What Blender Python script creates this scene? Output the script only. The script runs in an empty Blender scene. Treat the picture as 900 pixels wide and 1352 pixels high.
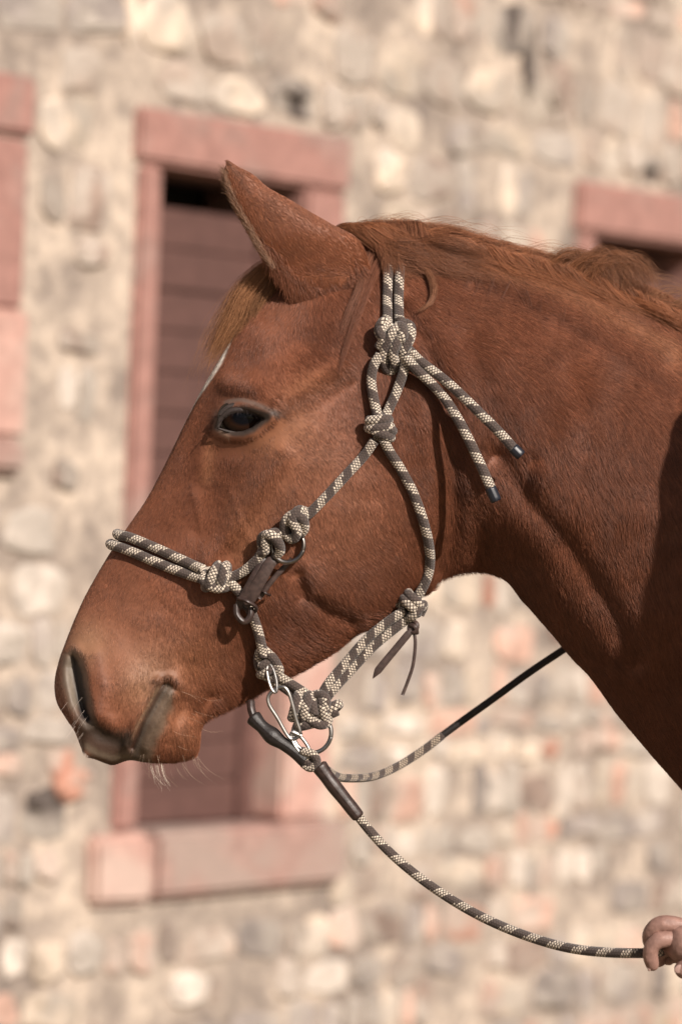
import bpy, bmesh, math, random
import numpy as np
from mathutils import Vector, Matrix
from mathutils.bvhtree import BVHTree

random.seed(7)
rng = np.random.default_rng(11)
SC = bpy.context.scene
COL = SC.collection

# ------------------------------------------------------------------ camera
ROLL = math.radians(2.3)
CAMZ, DIST, FPX = 1.40, 4.0, 5000.0
CAM = np.array([0.0, -DIST, CAMZ])
RV = np.array([math.cos(ROLL), 0, math.sin(ROLL)])      # picture right
UV_ = np.array([-math.sin(ROLL), 0, math.cos(ROLL)])    # picture up
YV = np.array([0.0, 1.0, 0.0])
S = DIST / FPX                                          # metres per photo pixel at the horse's midline
cam_d = bpy.data.cameras.new('camera'); cam = bpy.data.objects.new('camera', cam_d); COL.objects.link(cam)
cam.matrix_world = Matrix(((RV[0], UV_[0], 0, CAM[0]), (RV[1], UV_[1], -1, CAM[1]), (RV[2], UV_[2], 0, CAM[2]), (0, 0, 0, 1)))
cam_d.sensor_fit = 'HORIZONTAL'; cam_d.sensor_width = 24; cam_d.lens = FPX / 900 * 24
cam_d.clip_start = 0.1; cam_d.clip_end = 500
cam_d.dof.use_dof = True; cam_d.dof.focus_distance = DIST - 0.09; cam_d.dof.aperture_fstop = 4.3
SC.camera = cam

# ------------------------------------------------------------------ world, sun, exposure
EL, AZ = math.radians(32), math.radians(145)            # azimuth clockwise from +Y
SUN = np.array([math.cos(EL) * math.sin(AZ), math.cos(EL) * math.cos(AZ), math.sin(EL)])
w = bpy.data.worlds.new("World"); SC.world = w; w.use_nodes = True
nt = w.node_tree; bg = nt.nodes['Background']
sky = nt.nodes.new('ShaderNodeTexSky'); sky.sky_type = 'NISHITA'; sky.sun_disc = False
sky.sun_elevation = EL; sky.sun_rotation = AZ; sky.air_density = 1.0; sky.dust_density = 3.0; sky.ozone_density = 1.0
nt.links.new(sky.outputs[0], bg.inputs[0]); bg.inputs[1].default_value = 0.05
sd = bpy.data.lights.new('sun', 'SUN'); sd.energy = 5.0; sd.angle = math.radians(0.5); sd.color = (1.0, 0.915, 0.835)
so = bpy.data.objects.new('sun', sd); COL.objects.link(so)
so.rotation_euler = Vector(SUN).to_track_quat('Z', 'Y').to_euler(); so.location = (3, -4, 6)
SC.view_settings.view_transform = 'Standard'; SC.view_settings.look = 'None'
SC.view_settings.exposure = 0.10; SC.view_settings.gamma = 1.0

# ------------------------------------------------------------------ mapping helpers
def O3(px, py, h=0.0):
    """photo pixel measured in the horse's midline plane, h pixels nearer than that plane"""
    px, py, h = np.asarray(px, float), np.asarray(py, float), np.asarray(h, float)
    return (np.array([0, 0, CAMZ]) + np.multiply.outer((px - 450) * S, RV) - np.multiply.outer((py - 676) * S, UV_)
            - np.multiply.outer(h * S, YV))
def P3(px, py, h=0.0):
    """point h pixels nearer than the midline plane that lies on the sight line of photo pixel (px,py)"""
    k = (DIST - h * S) / DIST
    return O3(450 + (px - 450) * k, 676 + (py - 676) * k, h)
def inv(co):
    """world -> midline-plane pixels (px,py,h)"""
    d = co - np.array([0, 0, CAMZ])
    return 450 + d @ RV / S, 676 - d @ UV_ / S, -(d @ YV) / S

def link(o, parent=None):
    COL.objects.link(o)
    if parent is not None: o.parent = parent
    return o
def tag(o, label=None, cat=None, group=None, kind=None):
    if label: o['label'] = label
    if cat: o['category'] = cat
    if group: o['group'] = group
    if kind: o['kind'] = kind
    return o
def empty(name, loc=(0, 0, 0)):
    o = bpy.data.objects.new(name, None); o.location = loc; o.empty_display_size = 0.05
    return link(o)
def mesh_obj(name, V, F, mat, parent=None, smooth=True, local=None):
    me = bpy.data.meshes.new(name)
    V = np.asarray(V, np.float64)
    if parent is not None and local is None: V = V - np.array(parent.location)
    if isinstance(F, np.ndarray):
        n, k = F.shape
        me.vertices.add(len(V)); me.vertices.foreach_set('co', V.ravel())
        me.loops.add(n * k); me.loops.foreach_set('vertex_index', F.astype(np.int32).ravel())
        me.polygons.add(n); me.polygons.foreach_set('loop_start', np.arange(0, n * k, k, dtype=np.int32))
        me.update(calc_edges=True)
    else:
        me.from_pydata(V.tolist(), [], F)
    me.polygons.foreach_set('use_smooth', [smooth] * len(me.polygons))
    if mat: me.materials.append(mat)
    me.update()
    o = bpy.data.objects.new(name, me)
    return link(o, parent)

# ------------------------------------------------------------------ materials
def new_mat(name):
    m = bpy.data.materials.new(name); m.use_nodes = True
    return m, m.node_tree, m.node_tree.nodes['Principled BSDF']
def simple_mat(name, col, rough=0.6, metal=0.0, var=0.15, scale=60, bump=0.3, bdist=0.001, spec=0.5, coord='Object', streak=None):
    m, t, b = new_mat(name)
    tc = t.nodes.new('ShaderNodeTexCoord'); n = t.nodes.new('ShaderNodeTexNoise'); n.inputs['Scale'].default_value = scale
    n.inputs['Detail'].default_value = 6
    src = tc.outputs[coord]
    if streak:
        mp = t.nodes.new('ShaderNodeMapping'); mp.inputs['Scale'].default_value = streak
        t.links.new(src, mp.inputs[0]); src = mp.outputs[0]
    t.links.new(src, n.inputs['Vector'])
    r = t.nodes.new('ShaderNodeValToRGB'); t.links.new(n.outputs[0], r.inputs[0])
    r.color_ramp.elements[0].position = 0.3; r.color_ramp.elements[1].position = 0.7
    c = np.array(col)
    r.color_ramp.elements[0].color = (*(c * (1 - var)), 1); r.color_ramp.elements[1].color = (*np.minimum(c * (1 + var), 0.95), 1)
    t.links.new(r.outputs[0], b.inputs['Base Color'])
    b.inputs['Roughness'].default_value = rough; b.inputs['Metallic'].default_value = metal
    b.inputs['Specular IOR Level'].default_value = spec
    if bump:
        bp = t.nodes.new('ShaderNodeBump'); bp.inputs['Strength'].default_value = bump; bp.inputs['Distance'].default_value = bdist
        t.links.new(n.outputs[0], bp.inputs['Height']); t.links.new(bp.outputs[0], b.inputs['Normal'])
    return m

def rope_mat(name, dark=(0.092, 0.066, 0.056), light=(0.74, 0.63, 0.51), N=6, L=0.0033, period=0.0258, duty=0.5):
    """kernmantle braid: UV u round the rope, v metres along it"""
    m, t, b = new_mat(name)
    def M(op, a, c=None, d=None):
        n = t.nodes.new('ShaderNodeMath'); n.operation = op
        for i, x in enumerate((a, c, d)):
            if x is None: continue
            if isinstance(x, (int, float)): n.inputs[i].default_value = x
            else: t.links.new(x, n.inputs[i])
        return n.outputs[0]
    uv = t.nodes.new('ShaderNodeUVMap'); uv.uv_map = 'UVMap'
    sp = t.nodes.new('ShaderNodeSeparateXYZ'); t.links.new(uv.outputs[0], sp.inputs[0])
    u, v = sp.outputs[0], sp.outputs[1]
    un = M('MULTIPLY', u, float(N)); vn = M('DIVIDE', v, L)
    a = M('ADD', un, vn); bb = M('SUBTRACT', un, vn)
    ai = M('ADD', M('FLOOR', a), 0.5); bi = M('ADD', M('FLOOR', bb), 0.5)
    uc = M('DIVIDE', M('ADD', ai, bi), 2.0 * N); vc = M('MULTIPLY', M('SUBTRACT', ai, bi), 0.5 * L)
    blk = M('LESS_THAN', M('FRACT', M('ADD', M('DIVIDE', vc, period), uc)), duty)
    fa = M('ABSOLUTE', M('SUBTRACT', M('FRACT', a), 0.5)); fb = M('ABSOLUTE', M('SUBTRACT', M('FRACT', bb), 0.5))
    d = M('MAXIMUM', fa, fb)
    hgt = M('SUBTRACT', 1.0, M('MULTIPLY', M('MULTIPLY', d, d), 4.0))
    dot = M('LESS_THAN', d, 0.345)
    msk = M('MULTIPLY', blk, dot)
    cv_ = t.nodes.new('ShaderNodeCombineXYZ'); t.links.new(ai, cv_.inputs[0]); t.links.new(bi, cv_.inputs[1]); wn = t.nodes.new('ShaderNodeTexWhiteNoise'); wn.noise_dimensions = '2D'; t.links.new(cv_.outputs[0], wn.inputs['Vector'])
    no = t.nodes.new('ShaderNodeTexNoise'); no.inputs['Scale'].default_value = 900
    no2 = t.nodes.new('ShaderNodeTexNoise'); no2.inputs['Scale'].default_value = 45
    dk = t.nodes.new('ShaderNodeMix'); dk.data_type = 'RGBA'
    dk.inputs['A'].default_value = (*[x * 0.6 for x in dark], 1); dk.inputs['B'].default_value = (*[x * 1.6 for x in dark], 1)
    t.links.new(M('MULTIPLY', no.outputs[0], hgt), dk.inputs['Factor'])
    lt = t.nodes.new('ShaderNodeMix'); lt.data_type = 'RGBA'
    lt.inputs['A'].default_value = (*[x * 0.62 for x in light], 1); lt.inputs['B'].default_value = (*[min(.9, x * 1.15) for x in light], 1)
    t.links.new(M('MULTIPLY', M('ADD', no2.outputs[0], wn.outputs['Value']), 0.6), lt.inputs['Factor'])
    mx = t.nodes.new('ShaderNodeMix'); mx.data_type = 'RGBA'
    t.links.new(msk, mx.inputs['Factor']); t.links.new(dk.outputs['Result'], mx.inputs['A']); t.links.new(lt.outputs['Result'], mx.inputs['B'])
    t.links.new(mx.outputs['Result'], b.inputs['Base Color'])
    b.inputs['Roughness'].default_value = 0.75; b.inputs['Specular IOR Level'].default_value = 0.25
    b.inputs['Sheen Weight'].default_value = 0.25
    bp = t.nodes.new('ShaderNodeBump'); bp.inputs['Strength'].default_value = 0.8; bp.inputs['Distance'].default_value = 0.0006
    t.links.new(M('ADD', hgt, M('MULTIPLY', no.outputs[0], 0.5)), bp.inputs['Height']); t.links.new(bp.outputs[0], b.inputs['Normal'])
    return m

MAT = {}
MAT['rope'] = rope_mat('braided_rope')
MAT['rope_far'] = rope_mat('braided_rope_pale', light=(0.50, 0.40, 0.30), duty=0.58, period=0.0225)
MAT['rope_lead'] = rope_mat('braided_lead_rope', period=0.0295, duty=0.48)
MAT['leather'] = simple_mat('dark_leather', (0.045, 0.027, 0.023), rough=0.42, var=0.4, scale=180, bump=0.5, bdist=0.0006)
MAT['leather2'] = simple_mat('brown_leather', (0.062, 0.038, 0.032), rough=0.5, var=0.35, scale=220, bump=0.4, bdist=0.0005)
MAT['sleeve'] = simple_mat('black_sleeve', (0.020, 0.015, 0.014), rough=0.5, var=0.4, scale=300, bump=0.6, bdist=0.0008)
MAT['steel'] = simple_mat('worn_steel', (0.36, 0.345, 0.33), rough=0.42, metal=1.0, var=0.2, scale=150, bump=0.15, bdist=0.0004)
MAT['iron'] = simple_mat('dark_metal', (0.30, 0.27, 0.25), rough=0.35, metal=1.0, var=0.3, scale=150, bump=0.2, bdist=0.0004)
MAT['cap'] = simple_mat('rope_end_rubber', (0.016, 0.018, 0.026), rough=0.4, var=0.3, scale=200, bump=0.2, bdist=0.0004)
MAT['skin'] = simple_mat('hand_skin', (0.31, 0.175, 0.14), rough=0.55, var=0.2, scale=130, bump=0.8, bdist=0.0018)

def attr_mat(name, attr, rough=0.6, spec=0.3, bump=0.0, scale=400):
    m, t, b = new_mat(name)
    a = t.nodes.new('ShaderNodeAttribute'); a.attribute_name = attr
    t.links.new(a.outputs['Color'], b.inputs['Base Color'])
    b.inputs['Roughness'].default_value = rough; b.inputs['Specular IOR Level'].default_value = spec
    if bump:
        n = t.nodes.new('ShaderNodeTexNoise'); n.inputs['Scale'].default_value = scale; n.inputs['Detail'].default_value = 4
        tc = t.nodes.new('ShaderNodeTexCoord'); t.links.new(tc.outputs['Object'], n.inputs['Vector'])
        bp = t.nodes.new('ShaderNodeBump'); bp.inputs['Strength'].default_value = bump; bp.inputs['Distance'].default_value = 0.0008
        t.links.new(n.outputs[0], bp.inputs['Height']); t.links.new(bp.outputs[0], b.inputs['Normal'])
    return m
def hair_mat(name, attr='hcol', rough=0.45, spec=0.45, trans=0.0):
    m, t, b = new_mat(name)
    a = t.nodes.new('ShaderNodeAttribute'); a.attribute_name = attr
    t.links.new(a.outputs['Color'], b.inputs['Base Color'])
    b.inputs['Roughness'].default_value = rough; b.inputs['Specular IOR Level'].default_value = spec
    return m
MAT['hide'] = attr_mat('horse_hide', 'hcol', rough=0.55, spec=0.35, bump=0.5, scale=260)
MAT['fur'] = hair_mat('coat_hair', rough=0.48, spec=0.36)
MAT['long_hair'] = hair_mat('mane_hair', rough=0.5, spec=0.3)

# ------------------------------------------------------------------ numeric helpers
def cat(ctrl, n, closed=False):
    """centripetal-ish Catmull-Rom resampled to n points evenly by arc length"""
    P = np.asarray(ctrl, float)
    if closed: P = np.vstack([P[-1], P, P[0], P[1]])
    else: P = np.vstack([2 * P[0] - P[1], P, 2 * P[-1] - P[-2]])
    out = []
    m = 24
    t = np.linspace(0, 1, m, endpoint=False)[:, None]
    for i in range(1, len(P) - 2):
        a, b, c, d = P[i - 1], P[i], P[i + 1], P[i + 2]
        out.append(0.5 * ((2 * b) + (-a + c) * t + (2 * a - 5 * b + 4 * c - d) * t ** 2 + (-a + 3 * b - 3 * c + d) * t ** 3))
    out.append(P[-2][None]); Q = np.vstack(out)
    L = np.concatenate([[0], np.cumsum(np.linalg.norm(np.diff(Q, axis=0), axis=1))])
    s = np.linspace(0, L[-1], n)
    return np.stack([np.interp(s, L, Q[:, k]) for k in range(Q.shape[1])], 1)
def seglen(P): return float(np.sum(np.linalg.norm(np.diff(P, axis=0), axis=1)))
def smooth(x, a, b):
    t = np.clip((x - a) / (b - a), 0, 1); return t * t * (3 - 2 * t)
class Noise:
    def __init__(s, seed):
        r = np.random.default_rng(seed); s.g = r.random((64, 64)) * 2 - 1
    def __call__(s, x, y):
        x = np.asarray(x, float); y = np.asarray(y, float)
        xi = np.floor(x).astype(int); yi = np.floor(y).astype(int); fx = x - xi; fy = y - yi
        fx = fx * fx * (3 - 2 * fx); fy = fy * fy * (3 - 2 * fy)
        g = s.g; a = g[xi % 64, yi % 64]; b = g[(xi + 1) % 64, yi % 64]; c = g[xi % 64, (yi + 1) % 64]; d = g[(xi + 1) % 64, (yi + 1) % 64]
        return (a * (1 - fx) + b * fx) * (1 - fy) + (c * (1 - fx) + d * fx) * fy
    def fbm(s, x, y, o=3):
        r = 0; a = 1.0
        for k in range(o): r = r + a * s(x * 2 ** k + 7.3 * k, y * 2 ** k + 3.1 * k); a *= 0.5
        return r
NZ = [Noise(i) for i in range(6)]
def dist_poly(px, py, pts):
    """distance from every point to a polyline"""
    d = np.full(np.shape(px), 1e9)
    for (x0, y0), (x1, y1) in zip(pts[:-1], pts[1:]):
        dx, dy = x1 - x0, y1 - y0
        t = np.clip(((px - x0) * dx + (py - y0) * dy) / (dx * dx + dy * dy), 0, 1)
        d = np.minimum(d, np.hypot(px - x0 - t * dx, py - y0 - t * dy))
    return d
def in_poly(px, py, pts):
    inside = np.zeros(np.shape(px), bool); n = len(pts); j = n - 1
    for i in range(n):
        xi, yi = pts[i]; xj, yj = pts[j]
        c = ((yi > py) != (yj > py)) & (px < (xj - xi) * (py - yi) / (yj - yi + 1e-12) + xi)
        inside ^= c; j = i
    return inside

# ------------------------------------------------------------------ THE SETTING: ground, building
GROUND = simple_mat('dry_ground', (0.20, 0.16, 0.10), rough=0.95, var=0.35, scale=3, bump=0.6, bdist=0.02)
g = mesh_obj('ground', [(-60, -40, 0), (60, -40, 0), (60, 60, 0), (-60, 60, 0)], [(0, 1, 2, 3)], GROUND, smooth=False)
tag(g, 'dry sandy yard ground in front of the stone building', kind='structure')

TH = math.radians(52.0)
WO = CAM + 8.0 * (YV + RV * (310 - 450) / FPX - UV_ * (650 - 676) / FPX); WO = np.array([WO[0], WO[1], 0.0])
WD = np.array([math.cos(TH), math.sin(TH), 0.0]); WN = np.array([math.sin(TH), -math.cos(TH), 0.0])
def WP(s, z, k=0.0): return WO + WD * s + np.array([0, 0, z]) + WN * k
def wall_px(px, py, k=0.0):
    r = YV + RV * (px - 450) / FPX - UV_ * (py - 676) / FPX
    t = ((WO + WN * k - CAM) @ WN) / (r @ WN)
    p = CAM + r * t
    return float((p - WO) @ WD), float(p[2])
WR = Matrix(((WD[0], 0, WN[0]), (WD[1], 0, WN[1]), (0, 1, 0)))          # columns: along, up, outward
WR = Matrix(((WD[0], 0.0, WN[0]), (WD[1], 0.0, WN[1]), (0.0, 1.0, 0.0)))
def wmat(s, z, k, sx=1, sz=1, sk=1, rot=0.0):
    c, n = math.cos(rot), math.sin(rot)
    B = np.array([WD, [0, 0, 1], WN]).T @ np.array([[c, -n, 0], [n, c, 0], [0, 0, 1]]) @ np.diag([sx, sz, sk])
    p = WP(s, z, k)
    return Matrix([[*B[0], p[0]], [*B[1], p[1]], [*B[2], p[2]], [0, 0, 0, 1]])

bld = empty('stone_building', WP(0, 0, 0))
tag(bld, 'old rubble stone building with red sandstone window surrounds, blurred behind the horse', 'building')

def stone_mat(name, c, var=0.25):
    """mottled rubble: each stone a little different in tone, with lime smears over its face"""
    m, t, b = new_mat(name)
    tc = t.nodes.new('ShaderNodeTexCoord'); ge = t.nodes.new('ShaderNodeNewGeometry'); oi = t.nodes.new('ShaderNodeObjectInfo')
    n = t.nodes.new('ShaderNodeTexNoise'); n.inputs['Scale'].default_value = 16; n.inputs['Detail'].default_value = 8; t.links.new(ge.outputs['Position'], n.inputs['Vector'])
    n2 = t.nodes.new('ShaderNodeTexNoise'); n2.inputs['Scale'].default_value = 9; n2.inputs['Detail'].default_value = 6; n2.inputs['Distortion'].default_value = 0.6; t.links.new(ge.outputs['Position'], n2.inputs['Vector'])
    r = t.nodes.new('ShaderNodeValToRGB'); t.links.new(n.outputs[0], r.inputs[0]); c_ = np.array(c)
    r.color_ramp.elements[0].position = .32; r.color_ramp.elements[0].color = (*(c_ * (1 - var)), 1); r.color_ramp.elements[1].position = .68; r.color_ramp.elements[1].color = (*np.minimum(c_ * (1 + var), .9), 1)
    sm = t.nodes.new('ShaderNodeValToRGB'); t.links.new(n2.outputs[0], sm.inputs[0]); sm.color_ramp.elements[0].position = .44; sm.color_ramp.elements[1].position = .56
    mx = t.nodes.new('ShaderNodeMix'); mx.data_type = 'RGBA'; mx.inputs['B'].default_value = (0.45, 0.39, 0.335, 1); t.links.new(r.outputs[0], mx.inputs['A'])
    ml = t.nodes.new('ShaderNodeMath'); ml.operation = 'MULTIPLY'; ml.inputs[1].default_value = 0.75; t.links.new(sm.outputs[0], ml.inputs[0]); t.links.new(ml.outputs[0], mx.inputs['Factor'])
    hv = t.nodes.new('ShaderNodeHueSaturation'); t.links.new(mx.outputs['Result'], hv.inputs['Color'])
    mr = t.nodes.new('ShaderNodeMapRange'); mr.inputs['To Min'].default_value = .75; mr.inputs['To Max'].default_value = 1.2; t.links.new(oi.outputs['Random'], mr.inputs['Value']); t.links.new(mr.outputs[0], hv.inputs['Value'])
    t.links.new(hv.outputs[0], b.inputs['Base Color']); b.inputs['Roughness'].default_value = .92
    bp = t.nodes.new('ShaderNodeBump'); bp.inputs['Strength'].default_value = .9; bp.inputs['Distance'].default_value = .015; t.links.new(n.outputs[0], bp.inputs['Height']); t.links.new(bp.outputs[0], b.inputs['Normal'])
    return m
SM = {
    'cream': stone_mat('cream_stone', (0.60, 0.49, 0.39)),
    'pale': stone_mat('pale_plaster_stone', (0.56, 0.485, 0.42)),
    'tan': stone_mat('tan_stone', (0.40, 0.315, 0.26)),
    'grey': stone_mat('grey_stone', (0.30, 0.255, 0.23)),
    'pink': stone_mat('pink_stone', (0.52, 0.33, 0.26)),
    'red': stone_mat('red_stone', (0.42, 0.21, 0.15)),
    'brown': stone_mat('brown_stone', (0.26, 0.19, 0.155)),
    'dark': stone_mat('dark_stone_and_slit', (0.10, 0.08, 0.07)),  # also colours the shaded slit in the wall
}
# mortar: two scales of patches
def mortar_mat():
    m, t, b = new_mat('lime_mortar')
    tc = t.nodes.new('ShaderNodeTexCoord')
    n = t.nodes.new('ShaderNodeTexNoise'); n.inputs['Scale'].default_value = 5; n.inputs['Detail'].default_value = 8
    n2 = t.nodes.new('ShaderNodeTexNoise'); n2.inputs['Scale'].default_value = 28; n2.inputs['Detail'].default_value = 5
    mp = t.nodes.new('ShaderNodeMapping'); mp.inputs['Location'].default_value = (3, 8, 1)
    t.links.new(tc.outputs['Object'], n.inputs['Vector']); t.links.new(tc.outputs['Object'], mp.inputs[0]); t.links.new(mp.outputs[0], n2.inputs['Vector'])
    r = t.nodes.new('ShaderNodeValToRGB'); t.links.new(n.outputs[0], r.inputs[0])
    r.color_ramp.elements[0].position = 0.36; r.color_ramp.elements[0].color = (0.27, 0.232, 0.205, 1)
    r.color_ramp.elements[1].position = 0.62; r.color_ramp.elements[1].color = (0.55, 0.475, 0.405, 1)
    e = r.color_ramp.elements.new(0.5); e.color = (0.40, 0.345, 0.30, 1)
    r2 = t.nodes.new('ShaderNodeValToRGB'); t.links.new(n2.outputs[0], r2.inputs[0])
    r2.color_ramp.elements[0].position = 0.35; r2.color_ramp.elements[0].color = (0.72, 0.68, 0.66, 1)
    r2.color_ramp.elements[1].position = 0.62; r2.color_ramp.elements[1].color = (1.12, 1.06, 1.0, 1)
    mx = t.nodes.new('ShaderNodeMix'); mx.data_type = 'RGBA'; mx.blend_type = 'MULTIPLY'; mx.inputs['Factor'].default_value = 1
    t.links.new(r.outputs[0], mx.inputs['A']); t.links.new(r2.outputs[0], mx.inputs['B'])
    t.links.new(mx.outputs['Result'], b.inputs['Base Color']); b.inputs['Roughness'].default_value = 0.95
    bp = t.nodes.new('ShaderNodeBump'); bp.inputs['Strength'].default_value = 0.8; bp.inputs['Distance'].default_value = 0.015
    t.links.new(n2.outputs[0], bp.inputs['Height']); t.links.new(bp.outputs[0], b.inputs['Normal'])
    return m
MORTAR = mortar_mat()
def sand_mat(name, c, worn, amt, lo, hi):
    m = simple_mat(name, c, rough=0.88, var=0.2, scale=26, bump=0.6, bdist=0.004); t = m.node_tree; b = t.nodes['Principled BSDF']
    old = b.inputs['Base Color'].links[0].from_socket
    ge = t.nodes.new('ShaderNodeNewGeometry'); n = t.nodes.new('ShaderNodeTexNoise'); n.inputs['Scale'].default_value = 5.5; n.inputs['Detail'].default_value = 7; n.inputs['Distortion'].default_value = 0.8
    t.links.new(ge.outputs['Position'], n.inputs['Vector']); r = t.nodes.new('ShaderNodeValToRGB'); t.links.new(n.outputs[0], r.inputs[0])
    r.color_ramp.elements[0].position = lo; r.color_ramp.elements[1].position = hi; r.color_ramp.elements[1].color = (amt, amt, amt, 1)
    mx = t.nodes.new('ShaderNodeMix'); mx.data_type = 'RGBA'; mx.inputs['B'].default_value = (*worn, 1)
    t.links.new(r.outputs[0], mx.inputs['Factor']); t.links.new(old, mx.inputs['A']); t.links.new(mx.outputs['Result'], b.inputs['Base Color'])
    return m
SANDST = sand_mat('red_sandstone', (0.34, 0.180, 0.150), (0.30, 0.235, 0.205), 0.55, .50, .66)
SANDST2 = sand_mat('worn_red_sandstone', (0.36, 0.22, 0.185), (0.36, 0.275, 0.235), 0.8, .42, .58)
SANDST3 = sand_mat('pink_sandstone', (0.50, 0.30, 0.25), (0.58, 0.46, 0.39), 0.6, .45, .62)
SHUT = simple_mat("brown_shutter_paint", (0.112, 0.055, 0.046), rough=0.6, var=0.15, scale=20, bump=0.3, bdist=0.002, streak=(1, 1, 6))
DARK = simple_mat("interior_shade_sheet", (0.02, 0.018, 0.015), rough=0.9, var=0.1, bump=0)

def box_faces(): return [(0, 3, 2, 1), (4, 5, 6, 7), (0, 1, 5, 4), (1, 2, 6, 5), (2, 3, 7, 6), (3, 0, 4, 7)]
def wbox(name, s0, s1, z0, z1, k0, k1, mat, parent, bevel=0.006, jit=0.0):
    """box in wall coordinates, its own object with origin at its centre"""
    bm = bmesh.new()
    vs = [bm.verts.new((x, y, z)) for (x, y, z) in
          [(-.5, -.5, -.5), (.5, -.5, -.5), (.5, .5, -.5), (-.5, .5, -.5), (-.5, -.5, .5), (.5, -.5, .5), (.5, .5, .5), (-.5, .5, .5)]]
    for v in vs:
        v.co.x = v.co.x * (s1 - s0) + random.uniform(-jit, jit); v.co.y = v.co.y * (z1 - z0) + random.uniform(-jit, jit); v.co.z *= (k1 - k0)
    for f in box_faces(): bm.faces.new([vs[i] for i in f])
    bmesh.ops.recalc_face_normals(bm, faces=bm.faces)
    if bevel: bmesh.ops.bevel(bm, geom=bm.edges[:], offset=bevel, segments=2, affect='EDGES')
    me = bpy.data.meshes.new(name); bm.to_mesh(me); bm.free(); me.materials.append(mat)
    o = bpy.data.objects.new(name, me); COL.objects.link(o)
    o.matrix_world = wmat((s0 + s1) / 2, (z0 + z1) / 2, (k0 + k1) / 2)
    if parent is not None:
        o.parent = parent; o.matrix_parent_inverse = Matrix.Translation(parent.matrix_world.translation).inverted() if False else Matrix.Identity(4)
        pl = parent['_loc'] if '_loc' in parent else tuple(parent.location)
        o.matrix_basis = Matrix.Translation(-Vector(pl)) @ wmat((s0 + s1) / 2, (z0 + z1) / 2, (k0 + k1) / 2)
    return o

# windows: extents measured on the wall plane
cl, _ = wall_px(172, 300); cr, _ = wall_px(459, 200); _, ct = wall_px(300, 158); _, cb = wall_px(280, 1180)
il, _ = wall_px(209, 300)
_, itop = wall_px(300, 230); _, ibot = wall_px(250, 1092)
ir = cr - (il - cl) * 1.2 - 0.045  # opening narrowed; wider jamb face stands in for the sunlit reveal
rl, rt = wall_px(758, 236); _, rit = wall_px(800, 310)
lr, _ = wall_px(38, 200); _, lt_ = wall_px(20, 98)
Wd = cr - cl
_, lcb = wall_px(10, 625); _, rcb = wall_px(850, 840)
windows = [
    dict(o=(cl, cr, cb, ct), i=(il, ir, ibot, itop), main=True),
    dict(o=(lr - Wd, lr, lcb, lt_), i=(lr - Wd + 0.14, lr - 0.16, lcb + 0.07, lt_ - 0.12), main=False),
    dict(o=(rl, rl + Wd, rcb, rt), i=(rl + 0.09, rl + Wd - 0.13, rcb + 0.15, rit), main=False),
]
REC = 0.075
for wi, wdw in enumerate(windows):
    s0, s1, z0, z1 = wdw['o']; a0, a1, b0, b1 = wdw['i']
    wr = bpy.data.objects.new('window', None); COL.objects.link(wr); wr.parent = bld; wr.location = (0, 0, 0)
    wr['_loc'] = tuple(bld.location)
    tag(wr, ['middle window with brown louvred shutter and red sandstone surround', 'left window, only its right jamb and lintel in view', 'right window, only its lintel corner in view above the horse'][wi])
    P = 0.018
    wbox('lintel', s0, s1, b1, z1, -0.28, P, SANDST, wr, 0.01, 0.004)
    wbox('jamb', s0 + 0.012, a0, b0, b1 - 0.004, -0.28, P - 0.004, SANDST, wr, 0.01, 0.003)
    # right jamb in two stones, the lower one paler and wider to paint in the sunlit reveal
    zm = b0 + 0.42 * (b1 - b0)
    wbox('jamb', a1, s1 - 0.008, zm + 0.003, b1 - 0.004, -0.28, P - 0.005, SANDST, wr, 0.01, 0.003)
    wbox('jamb', a1, s1 + 0.01, b0, zm, -0.28, P - 0.003, SANDST3, wr, 0.01, 0.003)
    ssx0, ssx1 = (wall_px(112, 1150)[0], wall_px(444, 1120)[0]) if wdw['main'] else (s0 - 0.02, s1 + 0.002)
    sm = ssx0 + 0.22 * (ssx1 - ssx0)
    wbox('sill', ssx0, sm, z0 - 0.006, b0 - 0.004, -0.28, P + 0.012, SANDST3, wr, 0.014, 0.004)
    wbox('sill', sm + 0.003, ssx1, z0, b0 - 0.004, -0.28, P + 0.016, SANDST2, wr, 0.014, 0.004)
    # shutter of horizontal boards in a frame
    fw = 0.05
    wbox('shutter_frame', a0, a0 + fw, b0, b1 - 0.072, -REC - 0.03, -REC + 0.004, SHUT, wr, 0.003)
    wbox('shutter_frame', a1 - fw, a1, b0, b1 - 0.072, -REC - 0.03, -REC + 0.004, SHUT, wr, 0.003)
    nb = 15
    bt = b1 - 0.075  # boards stop short; the dark gap stands in for lintel shadow
    for k in range(nb):
        y0 = b0 + (bt - b0) * k / nb; y1 = b0 + (bt - b0) * (k + 1) / nb
        wbox('shutter_board', a0 + fw + 0.001, a1 - fw - 0.001, y0 + 0.0008, y1 - 0.0008, -REC - 0.026, -REC - 0.004 + random.uniform(-.003, .003), SHUT, wr, 0.004)

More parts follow.
